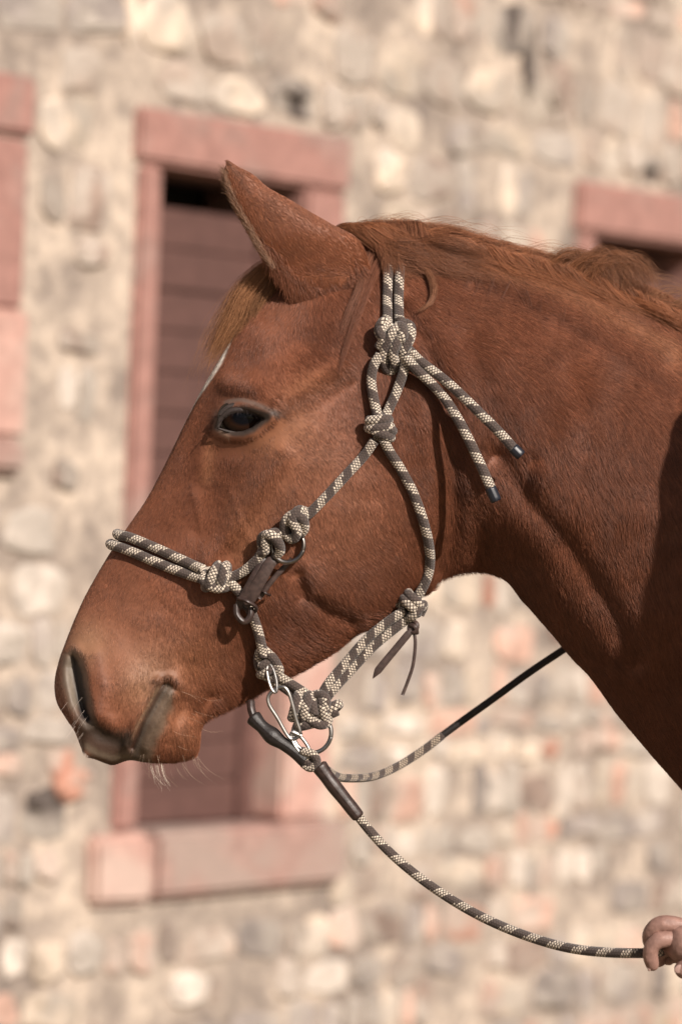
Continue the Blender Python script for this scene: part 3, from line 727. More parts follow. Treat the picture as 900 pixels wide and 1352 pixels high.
# ------------------------------------------------------------------ coat colour, some groove shade painted in, of any point given in midline pixels
def lerp(a, b, m): return a * (1 - m[..., None]) + b * m[..., None]
def coat_color(px, py, h, earinner=None, earpart=None):
    px = np.asarray(px, float); py = np.asarray(py, float)
    c = np.zeros(px.shape + (3,)) + np.array([0.200, 0.071, 0.036])
    def blob(x, y, sx, sy=None, ang=0.0):
        sy = sy or sx; (x, y), = nr([(x, y)]); cc, s = math.cos(ang), math.sin(ang)
        u = (px - x) * cc + (py - y) * s; v = -(px - x) * s + (py - y) * cc
        return np.exp(-(u / sx) ** 2 - (v / sy) ** 2)
    def line(pts, sig): return np.exp(-(dist_poly(px, py, nr(pts)) / sig) ** 2)
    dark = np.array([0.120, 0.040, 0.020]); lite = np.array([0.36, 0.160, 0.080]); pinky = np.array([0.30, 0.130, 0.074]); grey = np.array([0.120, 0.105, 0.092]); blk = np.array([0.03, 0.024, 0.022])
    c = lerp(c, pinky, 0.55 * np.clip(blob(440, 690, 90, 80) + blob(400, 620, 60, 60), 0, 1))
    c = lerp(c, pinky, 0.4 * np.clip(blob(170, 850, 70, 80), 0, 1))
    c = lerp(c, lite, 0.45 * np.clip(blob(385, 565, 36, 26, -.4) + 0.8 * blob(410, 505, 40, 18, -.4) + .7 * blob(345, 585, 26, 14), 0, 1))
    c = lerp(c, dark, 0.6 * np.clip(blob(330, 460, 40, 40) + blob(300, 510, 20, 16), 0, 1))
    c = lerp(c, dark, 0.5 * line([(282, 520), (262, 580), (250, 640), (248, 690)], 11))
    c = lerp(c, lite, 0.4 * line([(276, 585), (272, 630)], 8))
    c = lerp(c, dark, 0.45 * line([(285, 640), (300, 720)], 12))  # faint shading of the nasal edge painted into the coat
    c = lerp(c, dark, 0.35 * line([(520, 400), (585, 530), (600, 640)], 18))  # shade of the throat groove painted dark
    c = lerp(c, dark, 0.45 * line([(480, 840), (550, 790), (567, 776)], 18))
    c = lerp(c, dark, 0.45 * line([(625, 365), (690, 395), (760, 430), (830, 478), (890, 520)], 11))  # shade painted along the sculpted crest groove; the ridge above is lightened
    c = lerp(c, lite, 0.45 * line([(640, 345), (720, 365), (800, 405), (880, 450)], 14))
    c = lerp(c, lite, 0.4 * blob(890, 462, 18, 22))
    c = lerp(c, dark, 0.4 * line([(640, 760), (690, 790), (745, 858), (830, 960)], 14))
    # muzzle greys, with shade painted in at nostril, mouth crease and lip
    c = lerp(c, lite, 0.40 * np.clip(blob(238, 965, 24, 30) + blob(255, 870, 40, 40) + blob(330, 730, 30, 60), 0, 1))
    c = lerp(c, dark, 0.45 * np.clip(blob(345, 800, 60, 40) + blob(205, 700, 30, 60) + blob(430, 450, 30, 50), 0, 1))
    c = lerp(c, np.array([0.34, 0.19, 0.11]), 0.6 * np.clip(blob(190, 900, 34, 40) + blob(110, 850, 30, 30), 0, 1))
    lip = in_poly(px, py, nr([(222, 902), (229, 922), (222, 945), (208, 975), (196, 1012), (165, 1012), (172, 985), (184, 955), (198, 925), (208, 908)]))
    dl = sdist(px, py, nr([(218, 903), (229, 914), (226, 935), (214, 962), (200, 990), (196, 1012), (165, 1012), (172, 985), (184, 955), (198, 925), (208, 907)]))
    dl = dl + 3.0 * NZ[4].fbm(px / 8, py / 8, 3)
    c = lerp(c, np.array([0.112, 0.080, 0.056]) * (1 + .25 * NZ[1].fbm(px / 9, py / 9, 2))[..., None], 0.92 * smooth(-dl, -6, 4) * (0.55 + 0.45 * smooth(-(px + (py - 950) * .42), -232, -212)))
    c = lerp(c, np.array([0.30, 0.20, 0.13]), 0.55 * line([(207, 908), (194, 931), (179, 958), (166, 986)], 2.6))
    dl2 = sdist(px, py, nr([(100, 955), (118, 958), (135, 968), (150, 975), (168, 972), (170, 1012), (140, 1015), (100, 990)]))
    c = lerp(c, np.array([0.060, 0.038, 0.028]), 0.9 * smooth(-dl2, -16, 8))
    c = lerp(c, np.array([0.15, 0.11, 0.078]), 0.85 * line([(110, 990), (125, 1001), (145, 1007), (166, 1003)], 5))
    c = lerp(c, np.array([0.030, 0.020, 0.015]), 0.8 * line([(116, 962), (128, 976), (150, 984), (168, 984)], 10))
    c = lerp(c, dark * .3, 0.8 * line([(213, 906), (200, 930), (185, 958), (171, 992)], 2.4))  # crevice shade painted along the mouth line
    c = lerp(c, dark * .7, 0.55 * line([(200, 903), (214, 897), (228, 903)], 6))  # shading painted round the top of the mouth corner
    c = lerp(c, np.array([0.040, 0.026, 0.019]), 0.7 * line([(110, 950), (122, 968), (145, 974), (165, 974)], 8))  # shadow band from nostril to under-lip, painted dark brown
    c = lerp(c, grey * 0.5, 0.45 * line([(216, 912), (206, 930), (192, 955), (180, 985), (174, 1010)], 3.0))
    dno = sdist(px, py, NOS) + 1.6 * NZ[5].fbm(px / 9, py / 9, 2)
    c = lerp(c, np.array([0.11, 0.082, 0.062]), 0.7 * smooth(-dno, -13, -1))
    c = lerp(c, np.array([0.21, 0.172, 0.132]) * (1 + .25 * NZ[0].fbm(px / 6, py / 10, 2))[..., None], 0.85 * line([(87, 878), (87, 902), (95, 930)], 10))
    c = lerp(c, blk, 0.95 * smooth(-dno, -1, 5) * smooth(px + (py - 900) * -.16, 97, 104))  # darkness of the nostril recess painted near black
    c = lerp(c, dark, 0.5 * line([(125, 870), (132, 910), (128, 950)], 6))
    # skin round the eye
    dey = sdist(px, py, ALM)
    ring = smooth(-dey, -9, -3)
    c = lerp(c, np.array([0.060, 0.042, 0.034]), ring)
    c = lerp(c, np.array([0.16, 0.115, 0.095]), 0.85 * line([(298, 530), (315, 526), (338, 533), (362, 545)], 4.2))
    c = lerp(c, np.array([0.07, 0.055, 0.05]), 0.8 * line([(350, 549), (368, 545)], 4))
    c = lerp(c, np.array([0.06, 0.045, 0.04]), 0.6 * line([(286, 540), (283, 563)], 5))
    c = lerp(c, np.array([0.34, 0.22, 0.16]), 0.8 * line([(291, 571), (300, 576)], 3))
    c = lerp(c, blk, 0.95 * smooth(-dey, -1, 3))
    # uneven hair tones
    nz = NZ[2].fbm(px / 42, py / 55, 3)[..., None]; nf = NZ[3].fbm(px / 9, py / 16, 2)[..., None]
    c = c * (1 + 0.12 * nz + 0.045 * nf)
    # white blaze on the midline
    wb = smooth(px * 0, -1, -.5) * (1 - smooth(np.abs(h) - 11 - 27 * np.exp(-((py - 485) / 44.0) ** 2), 0, 7)) * smooth(py, 415, 440) * (1 - smooth(py, 560, 610)) * (px < 345)
    c = lerp(c, np.array([0.75, 0.66, 0.58]), wb)
    return np.clip(c, 0.004, 0.9)
ppx, ppy, pph = inv(Vall)
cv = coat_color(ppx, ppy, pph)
n0 = ear_start
for k, e in enumerate((earN, earF)):
    sl = slice(n0, n0 + len(e[0])); n0 += len(e[0])
    col = np.where(e[2][:, None], np.array([0.22, 0.12, 0.08]), np.array([0.235, 0.085, 0.040]))
    cv[sl] = col
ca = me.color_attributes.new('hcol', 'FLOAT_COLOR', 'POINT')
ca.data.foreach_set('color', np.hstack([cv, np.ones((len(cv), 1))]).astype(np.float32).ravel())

BV = BVHTree.FromPolygons([tuple(v) for v in Vall.tolist()], fl)
def surf_h(px, py):
    """depth (px towards camera) of the horse on the sight line of a photo pixel"""
    d = (RV * (px - 450) / FPX - UV_ * (py - 676) / FPX + YV); d = d / np.linalg.norm(d)
    hit = BV.ray_cast(Vector(CAM), Vector(d))
    if hit[0] is None: return None
    return -hit[0].y / S

# ------------------------------------------------------------------ hair curves
def make_hair(name, pts, cols, radius, mat, parent, tip=0.25):
    """pts N,k,3 world; cols N,3; radius N"""
    N, k, _ = pts.shape
    hc = bpy.data.hair_curves.new(name); hc.add_curves([k] * N)
    P = (pts - np.array(parent.location)).astype(np.float32)
    hc.attributes['position'].data.foreach_set('vector', P.ravel())
    ra = hc.attributes.get('radius') or hc.attributes.new('radius', 'FLOAT', 'POINT')
    prof_ = np.linspace(1, tip, k)[None] * radius[:, None]
    ra.data.foreach_set('value', prof_.astype(np.float32).ravel())
    at = hc.attributes.new('hcol', 'FLOAT_COLOR', 'CURVE')
    at.data.foreach_set('color', np.hstack([cols, np.ones((N, 1))]).astype(np.float32).ravel())
    hc.materials.append(mat)
    o = bpy.data.objects.new(name, hc); link(o, parent); o['kind'] = 'stuff'
    return o

# direction field of the coat in pixel space: (x, y, dx, dy, length px)
DF = np.array([(120, 850, -.2, 1, 4), (90, 900, -.1, 1, 3), (200, 900, .1, 1, 5), (240, 970, .35, 1, 8), (180, 980, -.2, 1, 4), (150, 760, -.45, 1, 5), (200, 660, -.45, 1, 5), (260, 800, .1, 1, 6), (300, 900, .5, 1, 10),
               (250, 560, -.4, 1, 5), (300, 470, -.6, .8, 6), (340, 420, -.5, .9, 7), (330, 620, -.1, 1, 5), (290, 700, -.15, 1, 5), (380, 480, .5, .8, 7), (370, 560, .9, .5, 5), (400, 600, .6, .8, 5), (400, 700, .35, 1, 6),
               (450, 620, .55, .85, 6), (480, 720, .6, .8, 7), (420, 850, .75, .7, 11), (470, 820, .8, .6, 12), (530, 780, .7, .7, 12), (540, 650, .45, .9, 8), (520, 500, .4, .9, 9), (480, 420, .6, .8, 8),
               (600, 450, .75, .7, 10), (620, 600, .35, 1, 11), (600, 740, -.1, 1, 11), (650, 740, .3, 1, 13), (680, 400, .85, .5, 11), (700, 550, .55, .85, 12), (720, 700, .35, 1, 13), (760, 850, .5, .9, 13), (800, 450, .8, .6, 11),
               (800, 600, .4, .9, 12), (880, 520, .6, .8, 12), (850, 800, .35, 1, 12), (900, 1000, .4, 1, 12), (1000, 700, .5, .9, 12)], float)
def dfield(px, py):
    w_ = np.exp(-((px[:, None] - DF[:, 0]) ** 2 + (py[:, None] - DF[:, 1]) ** 2) / (2 * 38.0 ** 2)) + 1e-9
    w_ /= w_.sum(1)[:, None]
    v = w_ @ DF[:, 2:5]
    n = np.hypot(v[:, 0], v[:, 1]) + 1e-9
    return v[:, 0] / n, v[:, 1] / n, v[:, 2]
def vert_normals(V, Fq):
    N = np.zeros_like(V)
    a, b, c, d = V[Fq[:, 0]], V[Fq[:, 1]], V[Fq[:, 2]], V[Fq[:, 3]]
    fn = np.cross(c - a, d - b)
    for k in range(4): np.add.at(N, Fq[:, k], fn)
    return N / (np.linalg.norm(N, axis=1)[:, None] + 1e-12)
def sample_quads(V, Nn, Fq, area, n):
    p = area / area.sum(); f = rng.choice(len(Fq), n, p=p); u, v = rng.random(n), rng.random(n)
    q = Fq[f]; wts = np.stack([(1 - u) * (1 - v), u * (1 - v), u * v, (1 - u) * v], 1)
    pos = np.einsum('nk,nkd->nd', wts, V[q]); nn = np.einsum('nk,nkd->nd', wts, Nn[q]); nn /= np.linalg.norm(nn, axis=1)[:, None] + 1e-9
    return pos, nn
NB = vert_normals(VB, FB)
cc_ = VB[FB].mean(1); fnm = NB[FB].mean(1)
if np.sum((cc_[(FB[:, 0] % NR) < HALF][:, 1] < 0) & (fnm[(FB[:, 0] % NR) < HALF][:, 1] > 0)) > len(FB) / 4: NB = -NB; fnm = -fnm
fx, fy, fh = inv(cc_)
ar = np.linalg.norm(np.cross(VB[FB[:, 2]] - VB[FB[:, 0]], VB[FB[:, 3]] - VB[FB[:, 1]]), axis=1) / 2
ok = (fnm[:, 1] < 0.45) & (fx < 960) & (fy < 1130)
dN_ = sdist(fx, fy, NOS); dE_ = sdist(fx, fy, ALM)
ok &= (dN_ > 1) & (dE_ > 6)
selF = FB[ok]; selA = ar[ok]
NH = 420000
pos, nn = sample_quads(VB, NB, selF, selA, NH)
hx, hy, hh_ = inv(pos)
dx, dy, ln = dfield(hx, hy)
# wavering of the lie of the hair + clumping
ang = 0.26 * NZ[4].fbm(hx / 30, hy / 30, 2) + 0.12 * NZ[5].fbm(hx / 12, hy / 12, 2) + rng.normal(0, 0.10, NH)
ca_, sa_ = np.cos(ang), np.sin(ang); dx, dy = dx * ca_ - dy * sa_, dx * sa_ + dy * ca_
D3 = np.outer(dx, RV) - np.outer(dy, UV_)
D3 -= nn * np.sum(D3 * nn, 1)[:, None]; D3 /= np.linalg.norm(D3, axis=1)[:, None] + 1e-9
bare = np.zeros(NH)
dlm = sdist(hx, hy, nr([(218, 903), (229, 914), (226, 935), (214, 962), (200, 990), (196, 1012), (165, 1012), (172, 985), (184, 955), (198, 925), (208, 907)]))
bare = np.maximum(0.7 * smooth(-dlm - 3 * NZ[4].fbm(hx / 8, hy / 8, 3), -4, 5), smooth(-sdist(hx, hy, nr([(100, 955), (118, 958), (135, 968), (150, 975), (168, 972), (170, 1012), (140, 1015), (100, 990)])), -2, 4))
bare = np.maximum(bare, 1 - smooth(sdist(hx, hy, ALM), 6, 12))
bare = np.maximum(bare, 1 - smooth(sdist(hx, hy, NOS), 2, 8))
L = ln * S * 1.3 * rng.uniform(0.7, 1.25, NH) * (1 - 0.75 * bare)
lift = 0.12 + 0.10 * rng.random(NH) + np.where(ln > 9, 0.05, 0)
t = np.linspace(0, 1, 4)
cl = 1.0
pts = pos[:, None, :] - nn[:, None, :] * 0.0003 + D3[:, None, :] * (L[:, None] * t)[..., None] + nn[:, None, :] * (L[:, None] * lift[:, None] * (t * 1.0 - 0.45 * t ** 2))[..., None]
pts[:, :, 2] -= (L[:, None] * 0.06 * t ** 2)
hcx, hcy = hx, hy
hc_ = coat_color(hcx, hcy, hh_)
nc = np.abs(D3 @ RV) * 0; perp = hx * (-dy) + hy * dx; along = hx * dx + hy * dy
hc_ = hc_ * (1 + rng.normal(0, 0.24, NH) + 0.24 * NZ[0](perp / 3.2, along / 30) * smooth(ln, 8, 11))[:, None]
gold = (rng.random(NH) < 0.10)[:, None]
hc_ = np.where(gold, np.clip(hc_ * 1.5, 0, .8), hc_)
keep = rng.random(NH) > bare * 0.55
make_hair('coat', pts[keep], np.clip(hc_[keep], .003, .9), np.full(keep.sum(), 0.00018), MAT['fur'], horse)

# ear fur
def ear_fur(e, n, side):
    V, Fq, inn = e; Nn = vert_normals(V, Fq)
    C = V.mean(0)
    outerf = ~inn[Fq].any(1)
    fq = Fq[outerf]; cc = V[fq].mean(1)
    nx = Nn[fq].mean(1)
    m_ = side * -(cc[:, 1] - C[1])
    if np.mean(np.sign(nx[:, 1]) * np.sign(cc[:, 1] - (-side * 57 * S))) < 0: Nn = -Nn
    a = np.linalg.norm(np.cross(V[fq[:, 2]] - V[fq[:, 0]], V[fq[:, 3]] - V[fq[:, 1]]), axis=1)
    pos, nn = sample_quads(V, Nn, fq, a, n)
    x, y, h = inv(pos)
    d = np.stack([300 - x, 218 - y], 1); d /= np.linalg.norm(d, axis=1)[:, None] + 1e-6
    b = smooth(y, 340, 400)[:, None]; d = d * (1 - b * 1.3) + np.array([[.25, .9]]) * b
    D = np.outer(d[:, 0] + rng.normal(0, .12, n), RV) - np.outer(d[:, 1] + rng.normal(0, .12, n), UV_); D -= nn * np.sum(D * nn, 1)[:, None]; D /= np.linalg.norm(D, axis=1)[:, None] + 1e-9
    L = (5 + 7 * b[:, 0]) * S * rng.uniform(.7, 1.3, n)
    t = np.linspace(0, 1, 4)
    P = pos[:, None] + D[:, None] * (L[:, None] * t)[..., None] + nn[:, None] * (L[:, None] * .25 * (t - .4 * t * t))[..., None]
    c = np.array([0.235, 0.082, 0.038]) * (1 + .16 * NZ[1].fbm(x / 20, y / 20, 2) + rng.normal(0, .15, n))[:, None]
    c = lerp(c, np.array([0.12, 0.05, 0.03]), .5 * np.exp(-(dist_poly(x, y, [(303, 221), (318, 241), (332, 262)]) / 5) ** 2))
    return P, np.clip(c, .004, .9)
P1, c1 = ear_fur(earN, 26000, 1); P2, c2 = ear_fur(earF, 8000, -1)
nb_ = 9000
EBs = cat([(352, 350), (366, 372), (385, 392), (410, 404), (440, 408), (468, 398), (484, 372)], 200)
ix = rng.integers(0, 200, nb_); bb_ = EBs[ix] + rng.normal(0, 1, (nb_, 2)) * [7, 8] - np.array([[4, 12]]) * rng.random((nb_, 1))
qx = 450 + (bb_[:, 0] - 450) / K_; qy = 676 + (bb_[:, 1] - 676) / K_
EBV = BVHTree.FromPolygons([tuple(v) for v in earN[0].tolist()], earN[1].tolist())
def both_h(x, y):
    d = (RV * (x - 450) / FPX - UV_ * (y - 676) / FPX + YV); d = Vector(d / np.linalg.norm(d)); hs2 = [b.ray_cast(Vector(CAM), d)[0] for b in (BV, EBV)]
    return max([-(q.y) / S for q in hs2 if q is not None] or [-999])
hb = np.array([both_h(a, b) for a, b in zip(qx, qy)]); okb = hb > -100; bb_ = bb_[okb]; hb = hb[okb]; nb_ = len(hb)
db = np.stack([.35 + rng.normal(0, .3, nb_), .85 + rng.normal(0, .2, nb_)], 1); Lb = rng.uniform(8, 17, nb_); t = np.linspace(0, 1, 4)
Pb = np.stack([O3(bb_[:, 0] + db[:, 0] * Lb * q, bb_[:, 1] + db[:, 1] * Lb * q, hb + 5 * q - 6 * q * q) for q in t], 1)
cb_ = np.array([0.215, 0.078, 0.04]) * rng.uniform(.6, 1.3, (nb_, 1))
# fringe along the ear's front edge
nfr = 3000
EF = cat([(360, 358), (347, 340), (335, 318), (322, 295), (310, 272), (301, 250), (298, 234)], 200)
ix = rng.integers(0, 200, nfr); base = EF[ix] + rng.normal(0, 1.5, (nfr, 2)) + np.array([[7, 1]]) * rng.random((nfr, 1))
hh0 = 44 + rng.uniform(-12, 34, nfr)
dd = np.array([-.55, -.75]) + rng.normal(0, .25, (nfr, 2)); Lf = rng.uniform(5, 13, nfr)
t = np.linspace(0, 1, 4)
Pf = np.stack([O3(base[:, 0] + dd[:, 0] * Lf * q, base[:, 1] + dd[:, 1] * Lf * q, hh0 + rng.normal(0, 1) * q) for q in t], 1)
cf = np.array([0.25, 0.13, 0.075]) * rng.uniform(.6, 1.3, (nfr, 1))
Pe = np.concatenate([P1, P2, Pf, Pb]); Ce = np.concatenate([c1, c2, cf, cb_])
make_hair('ear_fur', Pe, Ce, np.full(len(Pe), 0.00021), MAT['fur'], horse)

# ------------------------------------------------------------------ mane and forelock
def locks(name, guides, parent=horse, rad=0.00013, k=14, lmin=.75):
    """guides: (ctrl [(px,py,h)], n hairs, spread root px, spread tip px, colour, wave)"""
    P, C, R = [], [], []
    for ctrl, n, s0, s1, colr, wave in guides:
        g = cat(ctrl, k); t = np.linspace(0, 1, k)
        o = rng.normal(0, 1, (n, 3)); sp = (s0 + (s1 - s0) * t)
        lenf = rng.uniform(lmin, 1.02, n)
        idx = np.clip(t[None] * lenf[:, None] * (k - 1), 0, k - 1.001); i0 = idx.astype(int); f = (idx - i0)[..., None]
        i0 = np.minimum(i0, k - 2)
        G = g[i0] * (1 - f) + g[i0 + 1] * f
        ph = rng.uniform(0, 6.28, n)[:, None]; fr = rng.uniform(2, 5, n)[:, None]
        wv = wave * np.sin(ph + fr * t[None] * 3) * t[None]
        X = G[..., 0] + o[:, 0:1] * sp + wv; Y = G[..., 1] + o[:, 1:2] * sp + wv * .5; Hh = G[..., 2] + o[:, 2:3] * sp * .7
        P.append(O3(X, Y, Hh)); C.append(np.clip(np.array(colr) * rng.uniform(.6, 1.45, (n, 1)), .004, .9)); R.append(np.full(n, rad))
    return make_hair(name, np.concatenate(P), np.concatenate(C), np.concatenate(R), MAT['long_hair'], parent)
# crest line in midline pixels
CREST = cat([(420, 318), (450, 306), (490, 300), (530, 301), (590, 312), (650, 328), (710, 343), (770, 358), (835, 382), (900, 415), (980, 452)], 400)
mc = (0.29, 0.112, 0.051)
guides = []
# hair sweeping back along the crest, falling to the far side
def hs(x, y, o=3):
    h = surf_h(x, y); return (450 + (x - 450) * K_, 676 + (y - 676) * K_, (h if h is not None else 24) + o)
for i in range(210):
    q = rng.uniform(0, .97); x, y = CREST[int(q * 399)]
    ln_ = rng.uniform(60, 150); h0 = rng.uniform(-18, 6); up = rng.uniform(2, 9) * (1 if x < 720 else .7)
    he = h0 - rng.uniform(8, 40); sl = 0.16 if x < 560 else (0.25 if x < 700 else 0.40); drop = rng.uniform(-2, 30)
    g_ = [(x, y + 5, h0), (x + ln_ * .3, y - up + ln_ * .3 * sl, h0 + (he - h0) * .3), (x + ln_ * .7, y - up * .6 + ln_ * .7 * sl + drop * .3, h0 + (he - h0) * .7), (x + ln_, y + ln_ * sl + drop, he)]
    guides.append((g_, 60, 2.4, 5.0, np.array(mc) * rng.uniform(.8, 1.2), 1.0))
for i in range(230):
    q = rng.uniform(0, .97); x, y = CREST[int(q * 399)]
    if x < 492: continue
    ln_ = rng.uniform(50, 130); sl = (0.14 if x < 560 else (0.22 if x < 700 else 0.36)) + rng.uniform(0.0, .12)
    o0 = rng.uniform(3, 9); y1 = y + rng.uniform(2, 14)
    g_ = [(x, y + 2, rng.uniform(-2, 14))] + [hs(x + ln_ * f, y1 + ln_ * f * sl + 7 * f, o0 * (1 - f) + 2.5) for f in (.28, .62, 1.0)]
    guides.append((g_, 50, 2.2, 4.0, np.array(mc) * rng.uniform(.75, 1.25), 0.8))
# far-side fall (thick, seen just over the crest)
for i in range(120):
    x, y = CREST[int(rng.uniform(0.05, .98) * 399)]
    guides.append(([(x, y + 3, 0), (x + 8, y - 7, -12), (x + 22, y + 20, -40), (x + 30, y + 110, -75)], 30, 2.5, 8, mc, 2))
# upstanding tuft before the right window
for i in range(34):
    x = rng.uniform(715, 800); y = 346 + (x - 715) * .26
    a = rng.uniform(.75, 1.1)
    guides.append(([(x, y + 5, rng.uniform(-8, 14)), (x + 26 * a, y - 14 * a, rng.uniform(-10, 18)), (x + 48 * a, y - 10 * a, 8), (x + 70 * a, y + 22 * a, 12)], 22, 2.5, 5.5, np.array((0.24, 0.10, 0.048)) * rng.uniform(.8, 1.2), 2))
for i in range(40):
    x0 = rng.uniform(755, 822); u = (x0 - 755) / 67
    guides.append(([(x0, 372 + 12 * u, rng.uniform(-6, 16)), (x0 + 8, 350 + rng.uniform(-4, 6), rng.uniform(-4, 16)), (x0 + 18 + 12 * (1 - u), 332 + rng.uniform(-6, 8) + 8 * u, rng.uniform(0, 16)), (x0 + 34 + rng.uniform(0, 14), 346 + 16 * u + rng.uniform(-6, 6), 12), (x0 + 50 + rng.uniform(-4, 10), 374 + 14 * u, 18)], 24, 2.5, 4.5, np.array((0.23, 0.095, 0.045)) * rng.uniform(.75, 1.3), 2))
def hs(x, y, o=3):
    h = surf_h(x, y); return (450 + (x - 450) * K_, 676 + (y - 676) * K_, (h if h is not None else 30) + o)
# locks over the poll, in front of and behind the crown rope
for i in range(12):
    o_ = rng.uniform(-6, 6)
    guides.append(([hs(512 + o_, 328, 8), hs(500 + o_, 345, 10), hs(485 + o_, 380, 7), hs(470 + o_ * .7, 420, 5), hs(455 + o_ * .4, 465, 4), hs(447, 495, 3)], 26, 1.0, 0.8, (0.17, 0.06, 0.03), 1.0))
for i in range(8):
    o_ = rng.uniform(-5, 5)
    guides.append(([hs(497 + o_, 322, 6), hs(487 + o_, 335, 8), hs(478 + o_, 370, 6), hs(462 + o_, 410, 5), hs(452 + o_, 440, 4)], 30, 1.4, 1.5, (0.2, 0.08, 0.045), 1.0))
for i in range(9):
    o_ = rng.uniform(-3, 3)
    guides.append(([hs(520 + o_, 332, 8), hs(540 + o_, 336, 12), hs(562 + o_, 350, 14), hs(573 + o_, 372, 13), hs(570 + o_, 395, 10), hs(553 + o_, 409, 7)], 34, 1.5, 1.0, (0.24, 0.105, 0.055), .8))
for i in range(80):
    xa = rng.uniform(440, 492); l_ = rng.uniform(70, 150); o0 = rng.uniform(6, 16); d_ = rng.uniform(-3, 26)
    x1 = max(xa + l_ * .45, 497)
    guides.append(([(xa, 306 + (xa - 440) * -.08, rng.uniform(-10, 22)), (xa + l_ * .2, 300 + d_ * .15, rng.uniform(6, 26)), hs(x1, 309 + d_ * .5, o0 + 4), hs(x1 + l_ * .3, 318 + d_ * .9, o0), hs(x1 + l_ * .65, 328 + d_ * 1.1, 4)], 44, 2.2, 3.6, np.array(mc) * rng.uniform(.7, 1.25), 1.0))
for i in range(46):
    xa = rng.uniform(490, 525); ya = rng.uniform(304, 330)
    guides.append(([hs(xa, ya, 8), hs(xa + 22, ya + 4 + rng.uniform(-2, 4), 21), hs(xa + 50, ya + 8 + rng.uniform(-4, 10), 17), hs(xa + 92, ya + 6 + rng.uniform(-4, 10), 9), hs(xa + 140, ya + 22 + rng.uniform(-6, 6), 5)], 40, 2.5, 4.5, np.array((0.20, 0.08, 0.04)) * rng.uniform(.7, 1.25), 1.5))
for i in range(60):
    xa = rng.uniform(486, 550); u = rng.uniform(18, 50)
    guides.append(([(xa, 302, rng.uniform(-14, 4)), (xa + 6, 297 + rng.uniform(-2, 3), 8), hs(xa + u * .5, 318, 18), hs(xa + u, 334 + rng.uniform(-4, 14), 17), hs(xa + u * 1.8, 344 + rng.uniform(-8, 16), 9), hs(xa + u * 2.6, 352 + rng.uniform(-8, 16), 5)], 40, 2.5, 4.0, np.array((0.25, 0.10, 0.05)) * rng.uniform(.7, 1.25), 1.5))
for i in range(22):
    o_ = rng.uniform(-12, 12)
    guides.append(([hs(515 + o_, 312, 12), hs(517 + o_, 330, 20), hs(519 + o_, 346, 20), hs(521 + o_, 362 + rng.uniform(-14, 16), 17)], 20, 2.2, 2.6, (0.22, 0.09, 0.045), 1.0))
for i in range(10):
    o_ = rng.uniform(-4, 4)
    guides.append(([hs(505, 332 + o_, 8), hs(540, 326 + o_, 9), hs(590, 325 + o_, 8), hs(650, 333 + o_, 7), hs(700, 345 + o_, 6)], 34, 2.0, 3.5, (0.22, 0.09, 0.045), 1.5))
# loose thin strands on the neck side
for i in range(22):
    x = rng.uniform(600, 820); y = 345 + (x - 600) * .22 + rng.uniform(0, 14); a_ = rng.uniform(-.5, .6); l_ = rng.uniform(30, 60)
    guides.append(([hs(x, y, 4), hs(x + a_ * l_ * .5, y + l_ * .5, 4), hs(x + a_ * l_ * .8, y + l_, 3)], 5, .8, 1.2, (0.15, 0.06, 0.035), 0.3))
# flyaways above the crest
for i in range(60):
    x, y = CREST[int(rng.uniform(0.05, .95) * 399)]
    guides.append(([(x, y, 0), (x + 20, y - 12, 4), (x + 55, y - rng.uniform(4, 18), 6), (x + 85, y + 8, 2)], 4, 2, 5, (0.30, 0.15, 0.08), 3))
locks('mane', guides)
fg = []
fc = (0.29, 0.135, 0.064)
for i in range(84):
    a = rng.uniform(0, 1); b = rng.uniform(0, 1); h0 = rng.uniform(-22, 30)
    sx, sy = 352 + 22 * a + b * 6, 345 + 26 * a
    ex, ey = 262 + 20 * b + 30 * a, 500 - 52 * a + rng.uniform(-30, 8)
    fg.append(([(sx + 16, sy + 10, h0), (sx - 6, sy + 6, h0 + 4), (sx - 38 + 12 * a, sy + 38, h0 + 6), (sx - 62 + 22 * a + b * 6, sy + 84 - 22 * a, h0 + 6), (ex, ey, h0 + 2)], 46, 2.4, 5.5, np.array(fc) * (rng.uniform(.7, 1.25)), 1.8))
for i in range(14):
    fg.append(([(358, 352, 0), (318, 378, 8), (290, 420, 10), (268, 468, 8), (258, 500 + rng.uniform(-10, 20), 6)], 5, 4, 8, fc, 3))
locks('forelock', fg, lmin=.5)

# whiskers, lashes and chin hairs: fine single hairs
wh = []
for i in range(30):
    x = rng.uniform(180, 262); y = 1003 - abs(x - 225) * .12 + rng.uniform(-14, 0)
    a = rng.uniform(-.2, 1.0) if x > 215 else rng.uniform(-.3, .6); Lw = rng.uniform(18, 55); h0 = rng.uniform(-25, 38)
    wh.append(([(x, y, h0), (x + a * Lw * .4, y + Lw * .5, h0 + 2), (x + a * Lw, y + Lw * .85, h0 + 3)], 1, .2, .5, (0.40, 0.30, 0.22), 0))
for i in range(16):
    x = rng.uniform(195, 215); wh.append(([(x, 1003, 10), (x + 4, 1022, 12), (x + rng.uniform(5, 26), 1042, 12)], 1, 1, 2, (0.7, 0.6, 0.5), 0))
for i in range(12):
    x = rng.uniform(84, 112); y = rng.uniform(915, 975); h0 = 50
    wh.append(([(x + 8, y, h0), (x - 2, y + 14, h0 + 8), (x + rng.uniform(-14, 8), y + rng.uniform(20, 34), h0 + 6)], 1, .3, .6, (0.5, 0.4, 0.34), 0))
for i in range(10):
    x = rng.uniform(225, 268); y = rng.uniform(900, 990); h0 = surf_h(x, y) or 30
    wh.append(([(x, y, h0), (x + 12, y + 4, h0 + 8), (x + rng.uniform(16, 40), y + rng.uniform(0, 22), h0 + 10)], 1, .3, .6, (0.5, 0.34, 0.24), 0))
locks('whisker', wh, rad=0.00011, k=8)

